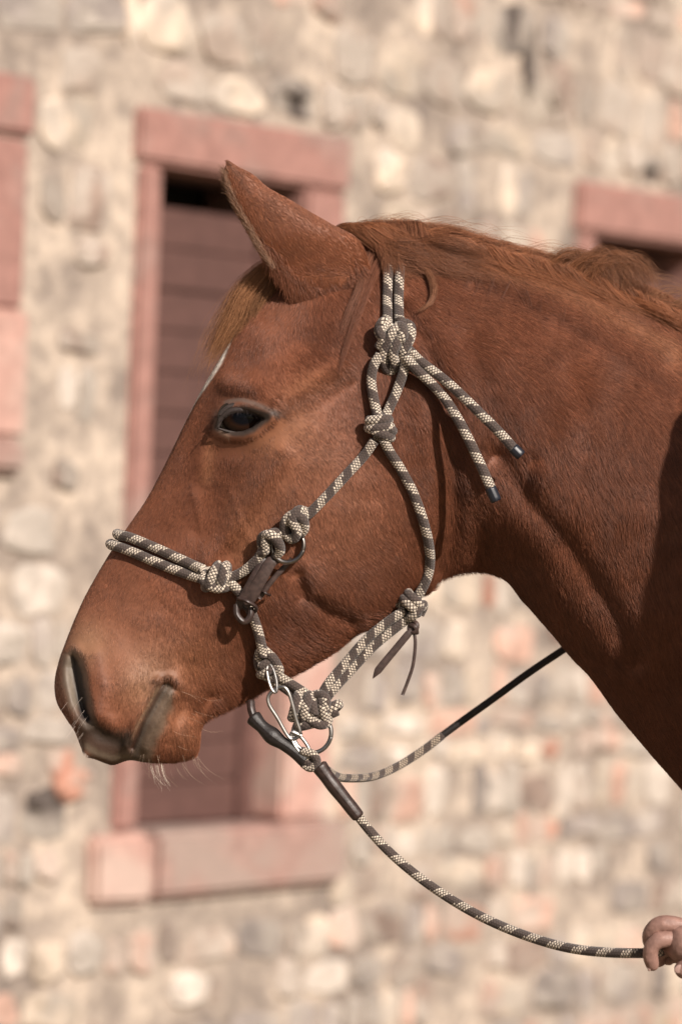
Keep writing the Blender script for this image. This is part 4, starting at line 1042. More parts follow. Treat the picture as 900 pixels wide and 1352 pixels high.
# ------------------------------------------------------------------ eye
def sphere(c, r, nu=48, nv=24, sq=(1, 1, 1)):
    V, F = [], []
    for i in range(nv + 1):
        p = math.pi * i / nv
        for j in range(nu):
            a = 2 * math.pi * j / nu; V.append((c[0] + r * sq[0] * math.sin(p) * math.cos(a), c[1] - r * sq[1] * math.cos(p), c[2] + r * sq[2] * math.sin(p) * math.sin(a)))
    for i in range(nv):
        for j in range(nu): F.append((i * nu + j, i * nu + (j + 1) % nu, (i + 1) * nu + (j + 1) % nu, (i + 1) * nu + j))
    return V, F
he = 0.5 * ((surf_h(320, 522) or 110) + (surf_h(320, 582) or 110))
def eye_mat():
    m, t, b = new_mat('horse_eye')
    tc = t.nodes.new('ShaderNodeTexCoord'); sp = t.nodes.new('ShaderNodeSeparateXYZ'); t.links.new(tc.outputs['Object'], sp.inputs[0])
    # oval pupil in a dark brown iris
    def M(op, a, c=None):
        n = t.nodes.new('ShaderNodeMath'); n.operation = op
        for i, x in enumerate((a, c)):
            if x is None: continue
            if isinstance(x, (int, float)): n.inputs[i].default_value = x
            else: t.links.new(x, n.inputs[i])
        return n.outputs[0]
    ex = M('DIVIDE', sp.outputs[0], 0.0125); ez = M('DIVIDE', sp.outputs[2], 0.008)
    rr = M('SQRT', M('ADD', M('MULTIPLY', ex, ex), M('MULTIPLY', ez, ez)))
    r = t.nodes.new('ShaderNodeValToRGB'); t.links.new(M('MULTIPLY', rr, .4), r.inputs[0])
    e = r.color_ramp.elements; e[0].position = 0.30; e[0].color = (0.004, 0.004, 0.006, 1); e[1].position = 0.75; e[1].color = (0.012, 0.007, 0.005, 1)
    x = e.new(0.48); x.color = (0.026, 0.011, 0.006, 1)
    t.links.new(r.outputs[0], b.inputs['Base Color']); b.inputs['Roughness'].default_value = 0.12
    b.inputs['Coat Weight'].default_value = 0.06; b.inputs['Coat Roughness'].default_value = 0.05; b.inputs['Specular IOR Level'].default_value = 0.12
    return m
EM = eye_mat()
LIDM = simple_mat('eyelid_skin', (0.042, 0.030, 0.026), rough=0.6, var=0.3, scale=300, bump=0.4, bdist=0.0006)
R_E = 27
def tube_mesh(path, rad, nseg=12, capped=True):
    P = np.asarray(path); n = len(P); rad = np.broadcast_to(np.asarray(rad, float), (n,))
    T = np.gradient(P, axis=0); T /= np.linalg.norm(T, axis=1)[:, None] + 1e-12
    ref = np.array([0, -1.0, 0.0]) if abs(T[0][1]) < .9 else np.array([1.0, 0, 0])
    N = np.zeros_like(P); x = ref - T[0] * (ref @ T[0]); N[0] = x / np.linalg.norm(x)
    for i in range(1, n):
        x = N[i - 1] - T[i] * (N[i - 1] @ T[i]); N[i] = x / (np.linalg.norm(x) + 1e-12)
    B = np.cross(T, N); a = np.linspace(0, 2 * np.pi, nseg + 1)
    V = P[:, None] + rad[:, None, None] * (np.cos(a)[None, :, None] * N[:, None] + np.sin(a)[None, :, None] * B[:, None])
    Ls = np.concatenate([[0], np.cumsum(np.linalg.norm(np.diff(P, axis=0), axis=1))])
    uv = np.stack([np.broadcast_to(a / (2 * np.pi), (n, nseg + 1)), np.broadcast_to(Ls[:, None], (n, nseg + 1))], -1)
    m = nseg + 1; i, j = np.meshgrid(np.arange(n - 1), np.arange(nseg), indexing='ij')
    F = np.stack([i * m + j, i * m + j + 1, (i + 1) * m + j + 1, (i + 1) * m + j], -1).reshape(-1, 4)
    V = V.reshape(-1, 3); uv = uv.reshape(-1, 2); F = F.tolist()
    if capped:
        F.append(list(range(nseg))[::-1]); F.append([(n - 1) * m + k for k in range(nseg)])
    return V, F, uv
def tube(name, paths, rad, mat, parent, nseg=12, label=None):
    """paths: world polyline or list of them -> one mesh object with UVs"""
    if isinstance(paths, np.ndarray): paths = [paths]
    VV, FF, UU = [], [], []; b = 0
    for k, p in enumerate(paths):
        r_ = rad[k] if isinstance(rad, list) else rad
        v, f, u = tube_mesh(p, r_, nseg); VV.append(v); UU.append(u + [0, k * .013]); FF += [[b + q for q in x] for x in f]; b += len(v)
    V = np.vstack(VV); U = np.vstack(UU)
    o = mesh_obj(name, V, FF, mat, parent)
    uvl = o.data.uv_layers.new(name='UVMap'); li = np.empty(len(o.data.loops), np.int32); o.data.loops.foreach_get('vertex_index', li)
    uvl.data.foreach_set('uv', U[li].astype(np.float32).ravel())
    if label: o['label'] = label
    return o
for side in (1, -1):
    ec = O3(EYE[0], EYE[1], side * (he - R_E + 1.5))
    V, F = sphere((0, 0, 0), R_E * S, sq=(1.28, 0.92, 1.05))
    me_ = bpy.data.meshes.new('eye'); me_.from_pydata(V, [], F); me_.polygons.foreach_set('use_smooth', [True] * len(me_.polygons)); me_.materials.append(EM)
    eo = bpy.data.objects.new('eye', me_); link(eo, horse); eo.location = Vector(ec - HL)
    def lid(ctrl, r_, out):
        c = cat(ctrl, 40); p = []
        for (x, y) in c:
            q = ((x - EYE[0]) / 1.28) ** 2 + (y - EYE[1]) ** 2
            hz = he - R_E + 1.5 + 0.92 * math.sqrt(max(R_E ** 2 - q, 9)) + out
            hz = max(hz, he - 9)
            p.append(O3(x, y, side * hz))
        p = np.array(p); t = np.linspace(0, 1, 40); return p, r_ * S * (0.45 + 0.55 * np.sin(np.pi * t))
    sh = lambda pts, k: [(EYE[0] + (x - EYE[0]) * k, EYE[1] + (y - EYE[1]) * k) for x, y in pts]
    p1, r1 = lid(sh(LIDU, 1.05), 4.2, .5); p2, r2 = lid(sh(LIDL, 1.05), 2.8, 0.3)
    p3, r3 = lid([(x, y - 5.5) for x, y in sh(LIDU, 1.12)][1:], 5.0, -2.5)
    tube('eyelid', [p1, p3], [r1, r3], LIDM, horse, 10)
    tube('eyelid', [p2], [r2], LIDM, horse, 10)
# upper lashes
lg = []
for i in range(70):
    q = rng.uniform(.1, .95); x, y = cat(LIDU, 100)[int(q * 99)]
    lg.append(([(x, y - 1, he + 5), (x - 2 + 3 * q, y + 2.5, he + 10), (x - 4 + 6 * q + rng.normal(0, 1), y + rng.uniform(4, 8), he + 12)], 1, .2, .2, (0.03, 0.02, 0.02), 0))
locks('eyelash', lg, rad=0.00014, k=6)

# ------------------------------------------------------------------ THE ROPE HALTER
halter = empty('rope_halter', tuple(P3(450, 800, 60))); tag(halter, 'brown and cream speckled rope halter knotted round the horse\'s head', 'halter')
RR = 6.6      # rope radius in photo pixels
def on(px, py, off=0.0, base=None):
    """resting on the horse at a photo pixel; off px further out; base = depth to use off the silhouette"""
    h = surf_h(px, py)
    if h is None or (base is not None and h < base): h = base if base is not None else 0
    return P3(px, py, h + off + RR * .9)
def path(pts, step=2.0):
    P = []
    for p in pts:
        if len(p) == 2: P.append(on(p[0], p[1]))
        elif len(p) == 3: P.append(on(p[0], p[1], p[2]))
        else: P.append(P3(p[0], p[1], p[3]))                    # (px, py, None, h) absolute
    P = np.array(P); L = seglen(P) / S
    return cat(P, max(8, int(L / step)))
def rope(name, pts, parent=halter, mat='rope', r=RR, label=None):
    return tube(name, path(pts), r * S, MAT[mat], parent, 14, label)
def trefoil(cx, cy, h, sx, sy, rot, depth=4.5, flip=1):
    t = np.linspace(0, 2 * np.pi, 90); x = np.sin(t) + 2 * np.sin(2 * t); y = (np.cos(t) - 2 * np.cos(2 * t)) * flip; z_ = -np.sin(3 * t)
    x, y = x / 3, y / 3; c, s = math.cos(rot), math.sin(rot)
    X = cx + sx * (x * c - y * s); Y = cy + sy * (x * s + y * c)
    return np.array([P3(a, b, h + depth * d) for a, b, d in zip(X, Y, z_)])
def coil(cx, cy, h, ax, R, pitch, turns, ph=0, flat=.8):
    """wraps round an axis lying in the picture plane (ax = angle in px space)"""
    n = int(40 * turns); t = np.linspace(0, turns * 2 * np.pi, n); u = (t / (2 * np.pi) - turns / 2) * pitch
    c, s = math.cos(ax), math.sin(ax); v = R * np.cos(t + ph); d = R * flat * np.sin(t + ph)
    X = cx + u * c - v * s; Y = cy + u * s + v * c
    return np.array([P3(a, b, h + e) for a, b, e in zip(X, Y, d)])
def knot(paths, label=None, parent=halter, r=RR): return tube('knot', paths, r * S, MAT['rope'], parent, 14, label)
def sh(x, y, d=60):
    h = surf_h(x, y); return d if h is None else h

# crown: two strands coming from under the mane over the poll, running down to the tie knot
hk = sh(522, 450)
for dx_ in (0, 15):
    crown = np.vstack([path([(512 + dx_, 432, 8), (511 + dx_, 400, 4), (512 + dx_, 362, 3), (514 + dx_, 338, -3), (514 + dx_, 322, 0, sh(514 + dx_, 322, 26) - 5)])])
    # over the top and down the far side
    far = np.array([O3(515 + dx_, 311, 14), O3(516 + dx_, 308, 0), O3(516 + dx_, 311, -16), O3(515 + dx_, 320, -52), O3(513 + dx_, 380, -88), O3(508, 560, -112)])
    tube('crown_rope', cat(np.vstack([crown[::12], far]), 180), RR * S, MAT['rope'], halter, 14)
# tie knot: loops modelled after the photograph
K1 = [cat([P3(*p) for p in [(512, 425, hk + 10), (505, 425, hk + 18), (500, 436, hk + 16), (507, 448, hk + 10), (520, 452, hk + 20), (532, 443, hk + 28), (528, 430, hk + 22), (518, 440, hk + 26), (508, 462, hk + 20), (507, 480, hk + 12), (515, 490, hk + 8), (524, 480, hk + 14)]], 110),
      cat([P3(*p) for p in [(527, 420, hk + 10), (532, 432, hk + 16), (524, 452, hk + 26), (519, 468, hk + 24), (524, 484, hk + 14), (531, 478, hk + 12), (533, 462, hk + 20), (541, 447, hk + 20), (542, 432, hk + 14), (534, 426, hk + 10)]], 100),
      cat([P3(*p) for p in [(500, 458, hk + 14), (506, 448, hk + 22), (502, 438, hk + 22), (512, 430, hk + 16), (528, 448, hk + 12), (540, 462, hk + 14)]], 60)]
knot(K1, 'large tie knot behind the cheek')
# two short drops from the tie knot to the cheek knot
h2 = sh(501, 565)
rope('cheek_rope', [(502, 468, 10), (493, 483, 7), (490, 505, 4), (494, 530, 4), (499, 552, 8)])
rope('cheek_rope', [(536, 476, 8), (532, 492, 6), (524, 515, 4), (514, 538, 4), (506, 555, 8)])
knot([coil(500, 561, h2 + 10, 1.35, 14, 10, 1.7, .5, .8), coil(502, 570, h2 + 9, 1.85, 15, 9, 1.5, 2.2, .7)], 'round knot on the upper cheek')
# tails
hA, hB = sh(690, 598), sh(655, 660)
rope('rope_tail', [(540, 462, 16), (556, 478, 14), (592, 506, 20), (630, 542, 28), (660, 572, 34), (678, 592, 38)])
rope('rope_tail', [(534, 470, 16), (550, 488, 14), (582, 520, 22), (606, 556, 32), (628, 600, 40), (648, 645, 44)])
tails = [o for o in halter.children if o.name.startswith('rope_tail')]
for tl, (a, b) in zip(tails, (((677, 591, 38), (688, 602, 38)), ((647, 644, 44), (655, 662, 44)))):
    P = np.array([P3(a[0], a[1], sh(a[0], a[1]) + a[2] + RR * .9), P3(b[0], b[1], sh(a[0], a[1]) + b[2] + RR * .9)])
    P = np.array([P[0] * (1 - q) + P[1] * q for q in np.linspace(0, 1, 8)])
    o = tube('end_cap', P, np.array([7.3, 7.5, 7.5, 7.5, 7.5, 7.5, 7.4, 6.4]) * S, MAT['cap'], halter, 16)
    o.parent = tl; tl_loc = tl.location
# cheek to side ring
rope('cheek_rope', [(494, 582, 6), (480, 602), (458, 626), (432, 654), (408, 678, 3), (396, 684, 8)])
h3 = sh(388, 692)
knot([cat([P3(*p) for p in [(404, 676, h3 + 10), (394, 674, h3 + 20), (386, 686, h3 + 22), (392, 702, h3 + 18), (386, 712, h3 + 10), (377, 704, h3 + 8), (376, 690, h3 + 14), (386, 680, h3 + 18), (398, 684, h3 + 22), (402, 696, h3 + 14), (396, 706, h3 + 6)]], 90)], 'loop of rope tied on the side ring')
h3b = sh(358, 716)
knot([cat([P3(*p) for p in [(374, 708, h3b + 8), (366, 704, h3b + 18), (358, 705, h3b + 20), (351, 714, h3b + 18), (350, 726, h3b + 14), (344, 730, h3b + 8)]], 60),
      cat([P3(*p) for p in [(346, 722, h3b + 6), (346, 710, h3b + 12), (356, 706, h3b + 24), (366, 714, h3b + 24), (370, 726, h3b + 16), (364, 734, h3b + 8)]], 60)], 'small double turn beside the leather strap')
rope('cheek_rope', [(350, 724, 6), (338, 740, 5), (322, 754, 3), (306, 762, 4), (296, 765, 8)])
# nose knot
h4 = sh(285, 764)
knot([coil(278, 762, h4 + 9, 0.28, 15, 14, 1.15, 3.6, .75), coil(292, 761, h4 + 10, 0.15, 15, 12, 1.15, 3.4, .75),
      cat([P3(*p) for p in [(266, 756, h4 + 4), (270, 768, h4 + 14), (282, 776, h4 + 18), (296, 776, h4 + 16), (305, 770, h4 + 8)]], 50)], 'knot joining the noseband to the cheek rope')
# noseband, two parallel strands wrapped over the nose
for k, (pn, edge) in enumerate((([(268, 752, 5), (250, 744, 1), (220, 730), (190, 717), (170, 709, .5)], [(158, 702), (161, 700)]), ([(266, 764, 5), (246, 758, 1), (212, 745), (182, 732), (162, 724, .5)], [(149, 716), (150, 713)]))):
    near_pts = [on(*(p if len(p) == 3 else (*p, 0))) for p in pn]
    wrap = []
    for hh2 in (36, 22, 8, -8, -22, -36):
        q0 = O3(edge[0][0] - 20, edge[0][1] - 9, hh2); loc, nrm, _, _ = BV.find_nearest(Vector(q0))
        wrap.append(np.array(loc) + (q0 - np.array(loc)) / np.linalg.norm(q0 - np.array(loc)) * RR * S * .95)
    far = [np.array([p[0], -p[1], p[2]]) for p in near_pts[::-1]]
    P = np.vstack([near_pts, wrap, far]); tube('noseband_rope', cat(P, int(seglen(P) / S / 2)), RR * 1.02 * S, MAT['rope'], halter, 14)
# from the nose knot down through the leather to the chin knot
rope('chin_rope', [(302, 768, 6), (314, 780, 6), (324, 794, 6), (333, 812, 6), (340, 832, 6), (345, 852, 8), (348, 868, 12)])
h6 = sh(350, 876, 45)
knot([cat([P3(*p) for p in [(345, 856, h6 + 10), (352, 862, h6 + 20), (362, 872, h6 + 20), (368, 886, h6 + 14), (360, 896, h6 + 8), (348, 890, h6 + 8), (341, 874, h6 + 12), (344, 860, h6 + 18), (352, 862, h6 + 24)]], 80),
      coil(353, 882, h6 + 10, .9, 12, 10, 1.4, 1, .8)], 'twisted knot under the chin groove, shaded on its left')
HCH = 38      # depth of the hanging chin assembly
rope('chin_rope', [(366, 892, None, h6 + 8), (380, 901, None, HCH + 8), (396, 911, None, HCH + 8), (412, 922, None, HCH + 6)])
rope('chin_rope', [(358, 898, None, h6 + 2), (372, 906, None, HCH + 2), (388, 918, None, HCH + 2), (400, 930, None, HCH + 4)])
# lower fiador knot, bulky
K7 = [coil(398, 934, HCH + 8, .1, 17, 14, 1.6, .4, .8), coil(424, 938, HCH + 6, -.3, 17, 13, 1.6, 1.4, .8), coil(408, 952, HCH + 4, 1.2, 15, 12, 1.5, 0.8, .8), trefoil(414, 938, HCH + 14, 26, 22, .4, 6), coil(440, 936, HCH + 2, 1.0, 9, 8, 1.3, 0, .9)]
knot(K7, 'large cluster of knots hanging under the jaw')
# throat rope
rope('throat_rope', [(506, 580, 8), (514, 596, 3), (528, 618), (545, 650), (558, 686), (566, 720), (567, 748, 2), (560, 772, 4), (549, 790, None, 34)])
h5 = 34
knot([coil(543, 798, h5 + 6, 2.25, 13, 9, 2.0, 0, .9), coil(548, 806, h5 + 4, .6, 12, 10, 1.5, 1.7, .9)], 'rounded knot at the throat with a leather thong')
rope('jaw_rope', [(534, 806, None, h5 + 6), (508, 824, None, h5 + 8), (482, 846, None, h5 + 9), (456, 876, None, h5 + 9), (434, 902, None, HCH + 9), (421, 924, None, HCH + 8)])
rope('jaw_rope', [(543, 813, None, h5 + 2), (517, 833, None, h5 + 2), (491, 855, None, h5 + 3), (464, 884, None, h5 + 4), (441, 909, None, HCH + 4), (426, 928, None, HCH + 4)])
# far side mirror of cheek, throat and a far cheek knot
def mir(P): Q_ = P.copy(); Q_[:, 1] *= -1; return Q_
tube('cheek_rope', mir(path([(500, 552, 4), (480, 602), (432, 654), (396, 684, 4), (338, 740, 3), (268, 752, 3)])), RR * S, MAT['rope'], halter, 10)
tube('throat_rope', mir(path([(506, 560, 4), (514, 596), (545, 650), (566, 720), (560, 765, 2), (540, 800, None, 20), (530, 812, None, -20)])), RR * S, MAT['rope'], halter, 10)

# ring, links, snap
def ring_path(cx, cy, h, rx, ry, rot=0, tilt=0.0, n=60):
    t = np.linspace(0, 2 * np.pi, n); c, s = math.cos(rot), math.sin(rot); x, y = rx * np.cos(t), ry * np.sin(t)
    return np.array([P3(cx + a * c - b * s, cy + a * s + b * c, h + tilt * a) for a, b in zip(x, y)])
hr = sh(382, 722)
sring = empty('side_ring', tuple(P3(378, 720, hr + 6))); tag(sring, 'dark metal ring at the cheek, held by rope and leather straps', 'ring')
tube('ring', ring_path(380, 720, hr + 9, 21, 22.5, .3, .12), 3.0 * S, MAT['iron'], sring, 10)
def strap(name, pts, width, thick, mat, parent, twist=0.0, taper=None):
    """flat leather strip, width lying in the picture plane"""
    C = cat([P3(*p) for p in pts], 40); T = np.gradient(C, axis=0); T /= np.linalg.norm(T, axis=1)[:, None]
    up = np.array([0, -1.0, 0]); sd_ = np.cross(T, up); sd_ /= np.linalg.norm(sd_, axis=1)[:, None]; nm = np.cross(sd_, T)
    q = np.linspace(0, 1, 40); wd = width * S / 2 * (np.ones(40) if taper is None else np.interp(q, *taper)); tk = thick * S / 2
    prof_ = [(-1, -.5), (-.85, -1), (.85, -1), (1, -.5), (1, .5), (.85, 1), (-.85, 1), (-1, .5)]
    V = np.stack([C + sd_ * (wd * a)[:, None] + nm * (tk * b) for a, b in prof_], 1).reshape(-1, 3); m = 8; F = []
    for i in range(39):
        for j in range(m): F.append((i * m + j, i * m + (j + 1) % m, (i + 1) * m + (j + 1) % m, (i + 1) * m + j))
    F.append(tuple(range(m))); F.append(tuple(39 * m + k for k in range(m))[::-1])
    return mesh_obj(name, V, F, mat, parent)
hs_ = sh(345, 762)
lst = empty('leather_strap', tuple(P3(345, 765, hs_ + 10))); tag(lst, 'doubled brown leather strap from the cheek ring to the nose rope', 'leather strap')
strap('strap', [(368, 738, hs_ + 18), (358, 742, hs_ + 20), (345, 764, hs_ + 19), (332, 786, hs_ + 15), (322, 800, hs_ + 10)], 15, 4, MAT['leather2'], lst, taper=([0, .1, .8, 1], [.7, 1, 1.15, .9]))
strap('strap', [(352, 734, hs_ + 14), (344, 746, hs_ + 17), (330, 772, hs_ + 16), (318, 794, hs_ + 12), (314, 802, hs_ + 8)], 11, 4, MAT['leather'], lst)
strap('strap', [(386, 738, hs_ + 12), (374, 750, hs_ + 12), (358, 768, hs_ + 11), (342, 790, hs_ + 8)], 7, 3.5, MAT['leather2'], lst)
tube('loop', cat([P3(*p) for p in [(314, 790, hs_ + 14), (326, 794, hs_ + 22), (338, 802, hs_ + 14), (334, 808, hs_ + 6), (318, 800, hs_ + 6), (314, 790, hs_ + 14)]], 40), 2.6 * S, MAT['leather'], lst, 8)
tube('loop', cat([P3(*p) for p in [(312, 798, hs_ + 8), (313, 812, hs_ + 10), (322, 821, hs_ + 10), (330, 814, hs_ + 10), (331, 802, hs_ + 8)]], 40), 4.5 * S, MAT['leather'], lst, 10)
tube('band', cat([P3(*p) for p in [(341, 778, hs_ + 4), (350, 783, hs_ + 15), (356, 786, hs_ + 4)]], 16), 1.8 * S, MAT['leather'], lst, 8)
# leather thong
lth = empty('leather_thong', tuple(P3(548, 825, 34))); tag(lth, 'thin brown leather thong knotted below the throat knot, two ends hanging', 'leather thong')
tube('knot', cat([P3(*p) for p in [(543, 820, 40), (550, 824, 48), (548, 834, 48), (541, 834, 44), (541, 826, 42), (548, 828, 50), (550, 836, 42)]], 40), 3.2 * S, MAT['leather2'], lth, 8)
strap('strap_end', [(547, 828, 46), (538, 838, 47), (518, 862, 46), (500, 884, 45), (492, 896, 44)], 9.5, 2.6, MAT['leather2'], lth, taper=([0, .15, .86, 1], [.6, 1, 1.05, .12]))
strap('strap_end', [(546, 832, 44), (548, 850, 44), (545, 878, 42), (538, 900, 40), (531, 918, 40)], 4.4, 2.4, MAT['leather2'], lth)

# ------------------------------------------------------------------ lead rope, snap and reins
snap = empty('snap_hook', tuple(P3(378, 935, 60))); tag(snap, 'steel snap hook and chain link clipped under the chin', 'snap hook')
tube('link', ring_path(359, 896, 62, 19, 5, 1.35, .2), 2.1 * S, MAT['steel'], snap, 10)
tube('hook', cat([P3(*p) for p in [(366, 908, 64), (376, 908, 66), (383, 920, 66), (391, 950, 64), (396, 968, 62), (388, 976, 60), (380, 972, 60), (366, 948, 62), (355, 930, 64), (355, 918, 64), (366, 908, 64)]], 90), 2.5 * S, MAT['steel'], snap, 10)
tube('link', ring_path(397, 984, 60, 20, 7, .95, .1), 2.5 * S, MAT['steel'], snap, 10)
tube('collar', cat([P3(*p) for p in [(384, 966, 60), (398, 972, 60)]], 6), 4.2 * S, MAT['steel'], snap, 12)
dr = empty('chin_ring', tuple(P3(412, 970, 45))); tag(dr, 'round steel ring hanging below the large jaw knot', 'ring')
tube('ring', ring_path(412, 968, 42, 25, 26.5, .2, .1), 3.0 * S, MAT['steel'], dr, 10)

lead = empty('lead_rope', tuple(P3(600, 1150, 40))); tag(lead, 'speckled lead rope with black sleeve running from the chin ring to the hand', 'lead rope')
hl = 56
def ap(pts, step=2.0):
    P = np.array([P3(*p) for p in pts]); return cat(P, max(8, int(seglen(P) / S / step)))
tube('strap_end', ap([(337, 952, 44), (332, 938, 42), (331, 926, 36)]), 5.5 * S, MAT['leather'], lead, 10)
def bumpy(P, r0, a, seed):
    n = len(P); q = np.arange(n); return (r0 + a * (NZ[seed % 6](q / 9.0, seed + 0 * q))) * S * np.minimum(1, np.minimum((q + 1.5) / 4, (n - q + .5) / 4) + .35)
P = ap([(333, 946, 46), (344, 958, 50), (362, 974, 52), (385, 990, 54), (404, 1006, 56)]); tube('sleeve', P, bumpy(P, 10.0, 1.6, 2), MAT['sleeve'], lead, 16)
rope('rope', [(392, 996, None, 52), (405, 1005, None, 56), (420, 1014, None, 56), (432, 1024, None, 56)], lead, r=8)
rope('rope', [(398, 992, None, 60), (412, 996, None, 64), (418, 1006, None, 62), (410, 1014, None, 58), (400, 1008, None, 54)], lead, r=6)
P = ap([(420, 1010, 56), (436, 1032, 56), (455, 1056, 55), (474, 1080, 54)]); tube('sleeve', P, bumpy(P, 10.0, .9, 3) * np.linspace(1.08, .82, len(P)), MAT['leather'], lead, 16)
rope('rope', [(470, 1075, None, 54), (492, 1102, None, 54), (520, 1131, None, 62), (560, 1164, None, 80), (605, 1194, None, 104), (650, 1218, None, 132), (700, 1238, None, 164), (750, 1252, None, 198), (800, 1258, None, 232), (850, 1259, None, 264), (885, 1257, None, 264), (903, 1264, None, 258), (916, 1290, None, 252), (925, 1400, None, 250), (940, 1500, None, 250)], lead, 'rope_lead', r=6.3)
rein = empty('far_rein', tuple(P3(600, 970, -60))); tag(rein, 'thin speckled rein turning black, rising behind the horse\'s neck', 'rein')
rope('rope', [(430, 1016, None, 40), (446, 1026, None, 10), (466, 1028, None, -20), (490, 1026, None, -60), (515, 1017, None, -90), (540, 1003, None, -110), (565, 986, None, -120), (584, 971, None, -125)], rein, 'rope_far', r=5.6)
P = ap([(580, 974, -125), (610, 952, -128), (645, 927, -130), (700, 887, -130), (745, 857, -128), (800, 820, -125), (860, 760, -135), (930, 640, -160), (960, 520, -110), (975, 470, -60), (985, 452, 0)]); tube('leather_cover', P, 5.0 * S, MAT['sleeve'], rein, 12)

# ------------------------------------------------------------------ THE HANDLER (only the hand is in frame; body stands right of it)
person = empty('person', (0.76, -0.42, 0)); tag(person, 'handler at the right edge, only the hand holding the lead rope in view', 'person')
PL = np.array(person.location)
def skin_mesh(name, verts, edges, radii, mat, parent, sub=2, root=0):
    me_ = bpy.data.meshes.new(name); me_.from_pydata([tuple(np.array(v) - PL) for v in verts], edges, [])
    o = bpy.data.objects.new(name, me_); link(o, parent)
    sk = o.modifiers.new('Skin', 'SKIN'); sk.use_smooth_shade = True
    for i, r_ in enumerate(radii):
        sv = me_.skin_vertices[0].data[i]; sv.radius = (r_, r_) if not isinstance(r_, tuple) else r_; sv.use_root = (i == root)
    sb = o.modifiers.new('Sub', 'SUBSURF'); sb.levels = sub; sb.render_levels = sub
    me_.materials.append(mat); return o
hd = 262
def HP(x, y, h): return tuple(P3(x, y, h))
m_ = S
# continuous hand + body skeleton; y depth in px towards camera
verts, edges, rad = [], [], []
def addv(p, r_, par=None):
    verts.append(p); rad.append(r_)
    if par is not None: edges.append((par, len(verts) - 1))
    return len(verts) - 1
# pelvis root, spine, head, arms; world coordinates
PSH = (-0.122, 0.18, -0.05)
def wp_(x, y, z): return (x + PSH[0], y + PSH[1], z + PSH[2] * (z > .3))
pel = addv(wp_(0.86, -0.60, 0.98), (0.17, 0.13))
sp1 = addv(wp_(0.86, -0.60, 1.15), (0.16, 0.12), pel); sp2 = addv(wp_(0.85, -0.60, 1.34), (0.18, 0.13), sp1)
chest = addv(wp_(0.83, -0.60, 1.46), (0.15, 0.11), sp2)
nk = addv(wp_(0.80, -0.60, 1.55), .06, chest); nk2 = addv(wp_(0.785, -0.60, 1.61), .055, nk)
hd1 = addv(wp_(0.765, -0.60, 1.69), (.085, .095), nk2); hd2 = addv(wp_(0.765, -0.60, 1.77), (.082, .092), hd1)
# left arm reaches forward to the rope
s1_ = addv(wp_(0.715, -0.62, 1.485), .068, chest); e1_ = addv(wp_(0.635, -0.50, 1.22), .048, s1_); 
wr_ = addv(HP(985, 1268, hd), .027, e1_)
# right arm hangs
s2_ = addv(wp_(0.92, -0.80, 1.44), .065, chest); e2_ = addv(wp_(0.98, -0.86, 1.16), .045, s2_); w2_ = addv(wp_(0.93, -0.84, 0.92), .028, e2_)
pm2 = addv(wp_(0.91, -0.83, 0.84), (.03, .02), w2_)
for k in range(4): 
    f1 = addv(wp_(0.90 + .012 * k - .02, -0.83 + .01 * k, 0.78), .009, pm2); addv(wp_(0.885 + .012 * k - .02, -0.81 + .01 * k, 0.745 + .006 * abs(k - 1)), .008, f1)
for sgn in (-1, 1):
    hp = addv(wp_(0.86, -0.60 + .09 * sgn, 0.90), .095, pel); kn = addv(wp_(0.84, -0.60 + .10 * sgn, 0.50), .058, hp); an = addv(wp_(0.88, -0.60 + .10 * sgn, 0.09), .04, kn)
    addv(wp_(0.72, -0.60 + .12 * sgn, 0.04), (.04, .035), an)
wr_max = len(verts)
# palm of the rope hand
pa = addv(HP(948, 1262, hd), (.030, .021), wr_); pb_ = addv(HP(925, 1249, hd + 14), (.034, .030), pa); pc_ = addv(HP(899, 1243, hd + 16), (.028, .024), pb_); pd_ = addv(HP(878, 1239, hd + 21), (.018, .0155), pc_)
person_body = skin_mesh('body', verts, edges, rad, MAT['skin'], person, 2, pel)
# fingers: separate chains rooted in the palm, inside the same hand
def finger(ps, rr_):
    v = [HP(*p) for p in ps]; n = len(v)
    return skin_mesh('finger', v, [(i, i + 1) for i in range(n - 1)], rr_, MAT['skin'], person, 2, 0)
finger([(928, 1236, hd + 12), (912, 1229, hd + 17), (890, 1221, hd + 20), (872, 1219, hd + 20), (859, 1228, hd + 15), (856, 1242, hd + 8), (864, 1254, hd + 0)], [.0120, .0108, .0094, .0104, .0092, .0090, .0072])
finger([(928, 1250, hd + 14), (910, 1246, hd + 20), (888, 1240, hd + 24), (868, 1240, hd + 26), (858, 1252, hd + 25), (858, 1267, hd + 22), (864, 1283, hd + 17)], [.0120, .0108, .0094, .0106, .0088, .0088, .0064])
finger([(928, 1262, hd + 6), (905, 1258, hd + 6), (886, 1252, hd + 2), (871, 1255, hd - 2), (868, 1267, hd - 6), (873, 1277, hd - 8)], [.0110, .0100, .0090, .0096, .0082, .0066])
finger([(930, 1268, hd - 8), (908, 1266, hd - 12), (890, 1262, hd - 15), (879, 1267, hd - 18), (878, 1275, hd - 16)], [.0095, .0088, .0080, .0082, .0064])
finger([(955, 1262, hd + 18), (932, 1266, hd + 30), (914, 1272, hd + 34), (901, 1281, hd + 33), (893, 1287, hd + 28)], [.0150, .0125, .0108, .0104, .0078])
NAIL = simple_mat('finger_nail', (0.42, 0.27, 0.23), rough=0.3, var=0.08, scale=200, bump=0)
nv, nf_ = sphere((0, 0, 0), 1.0, 16, 8)
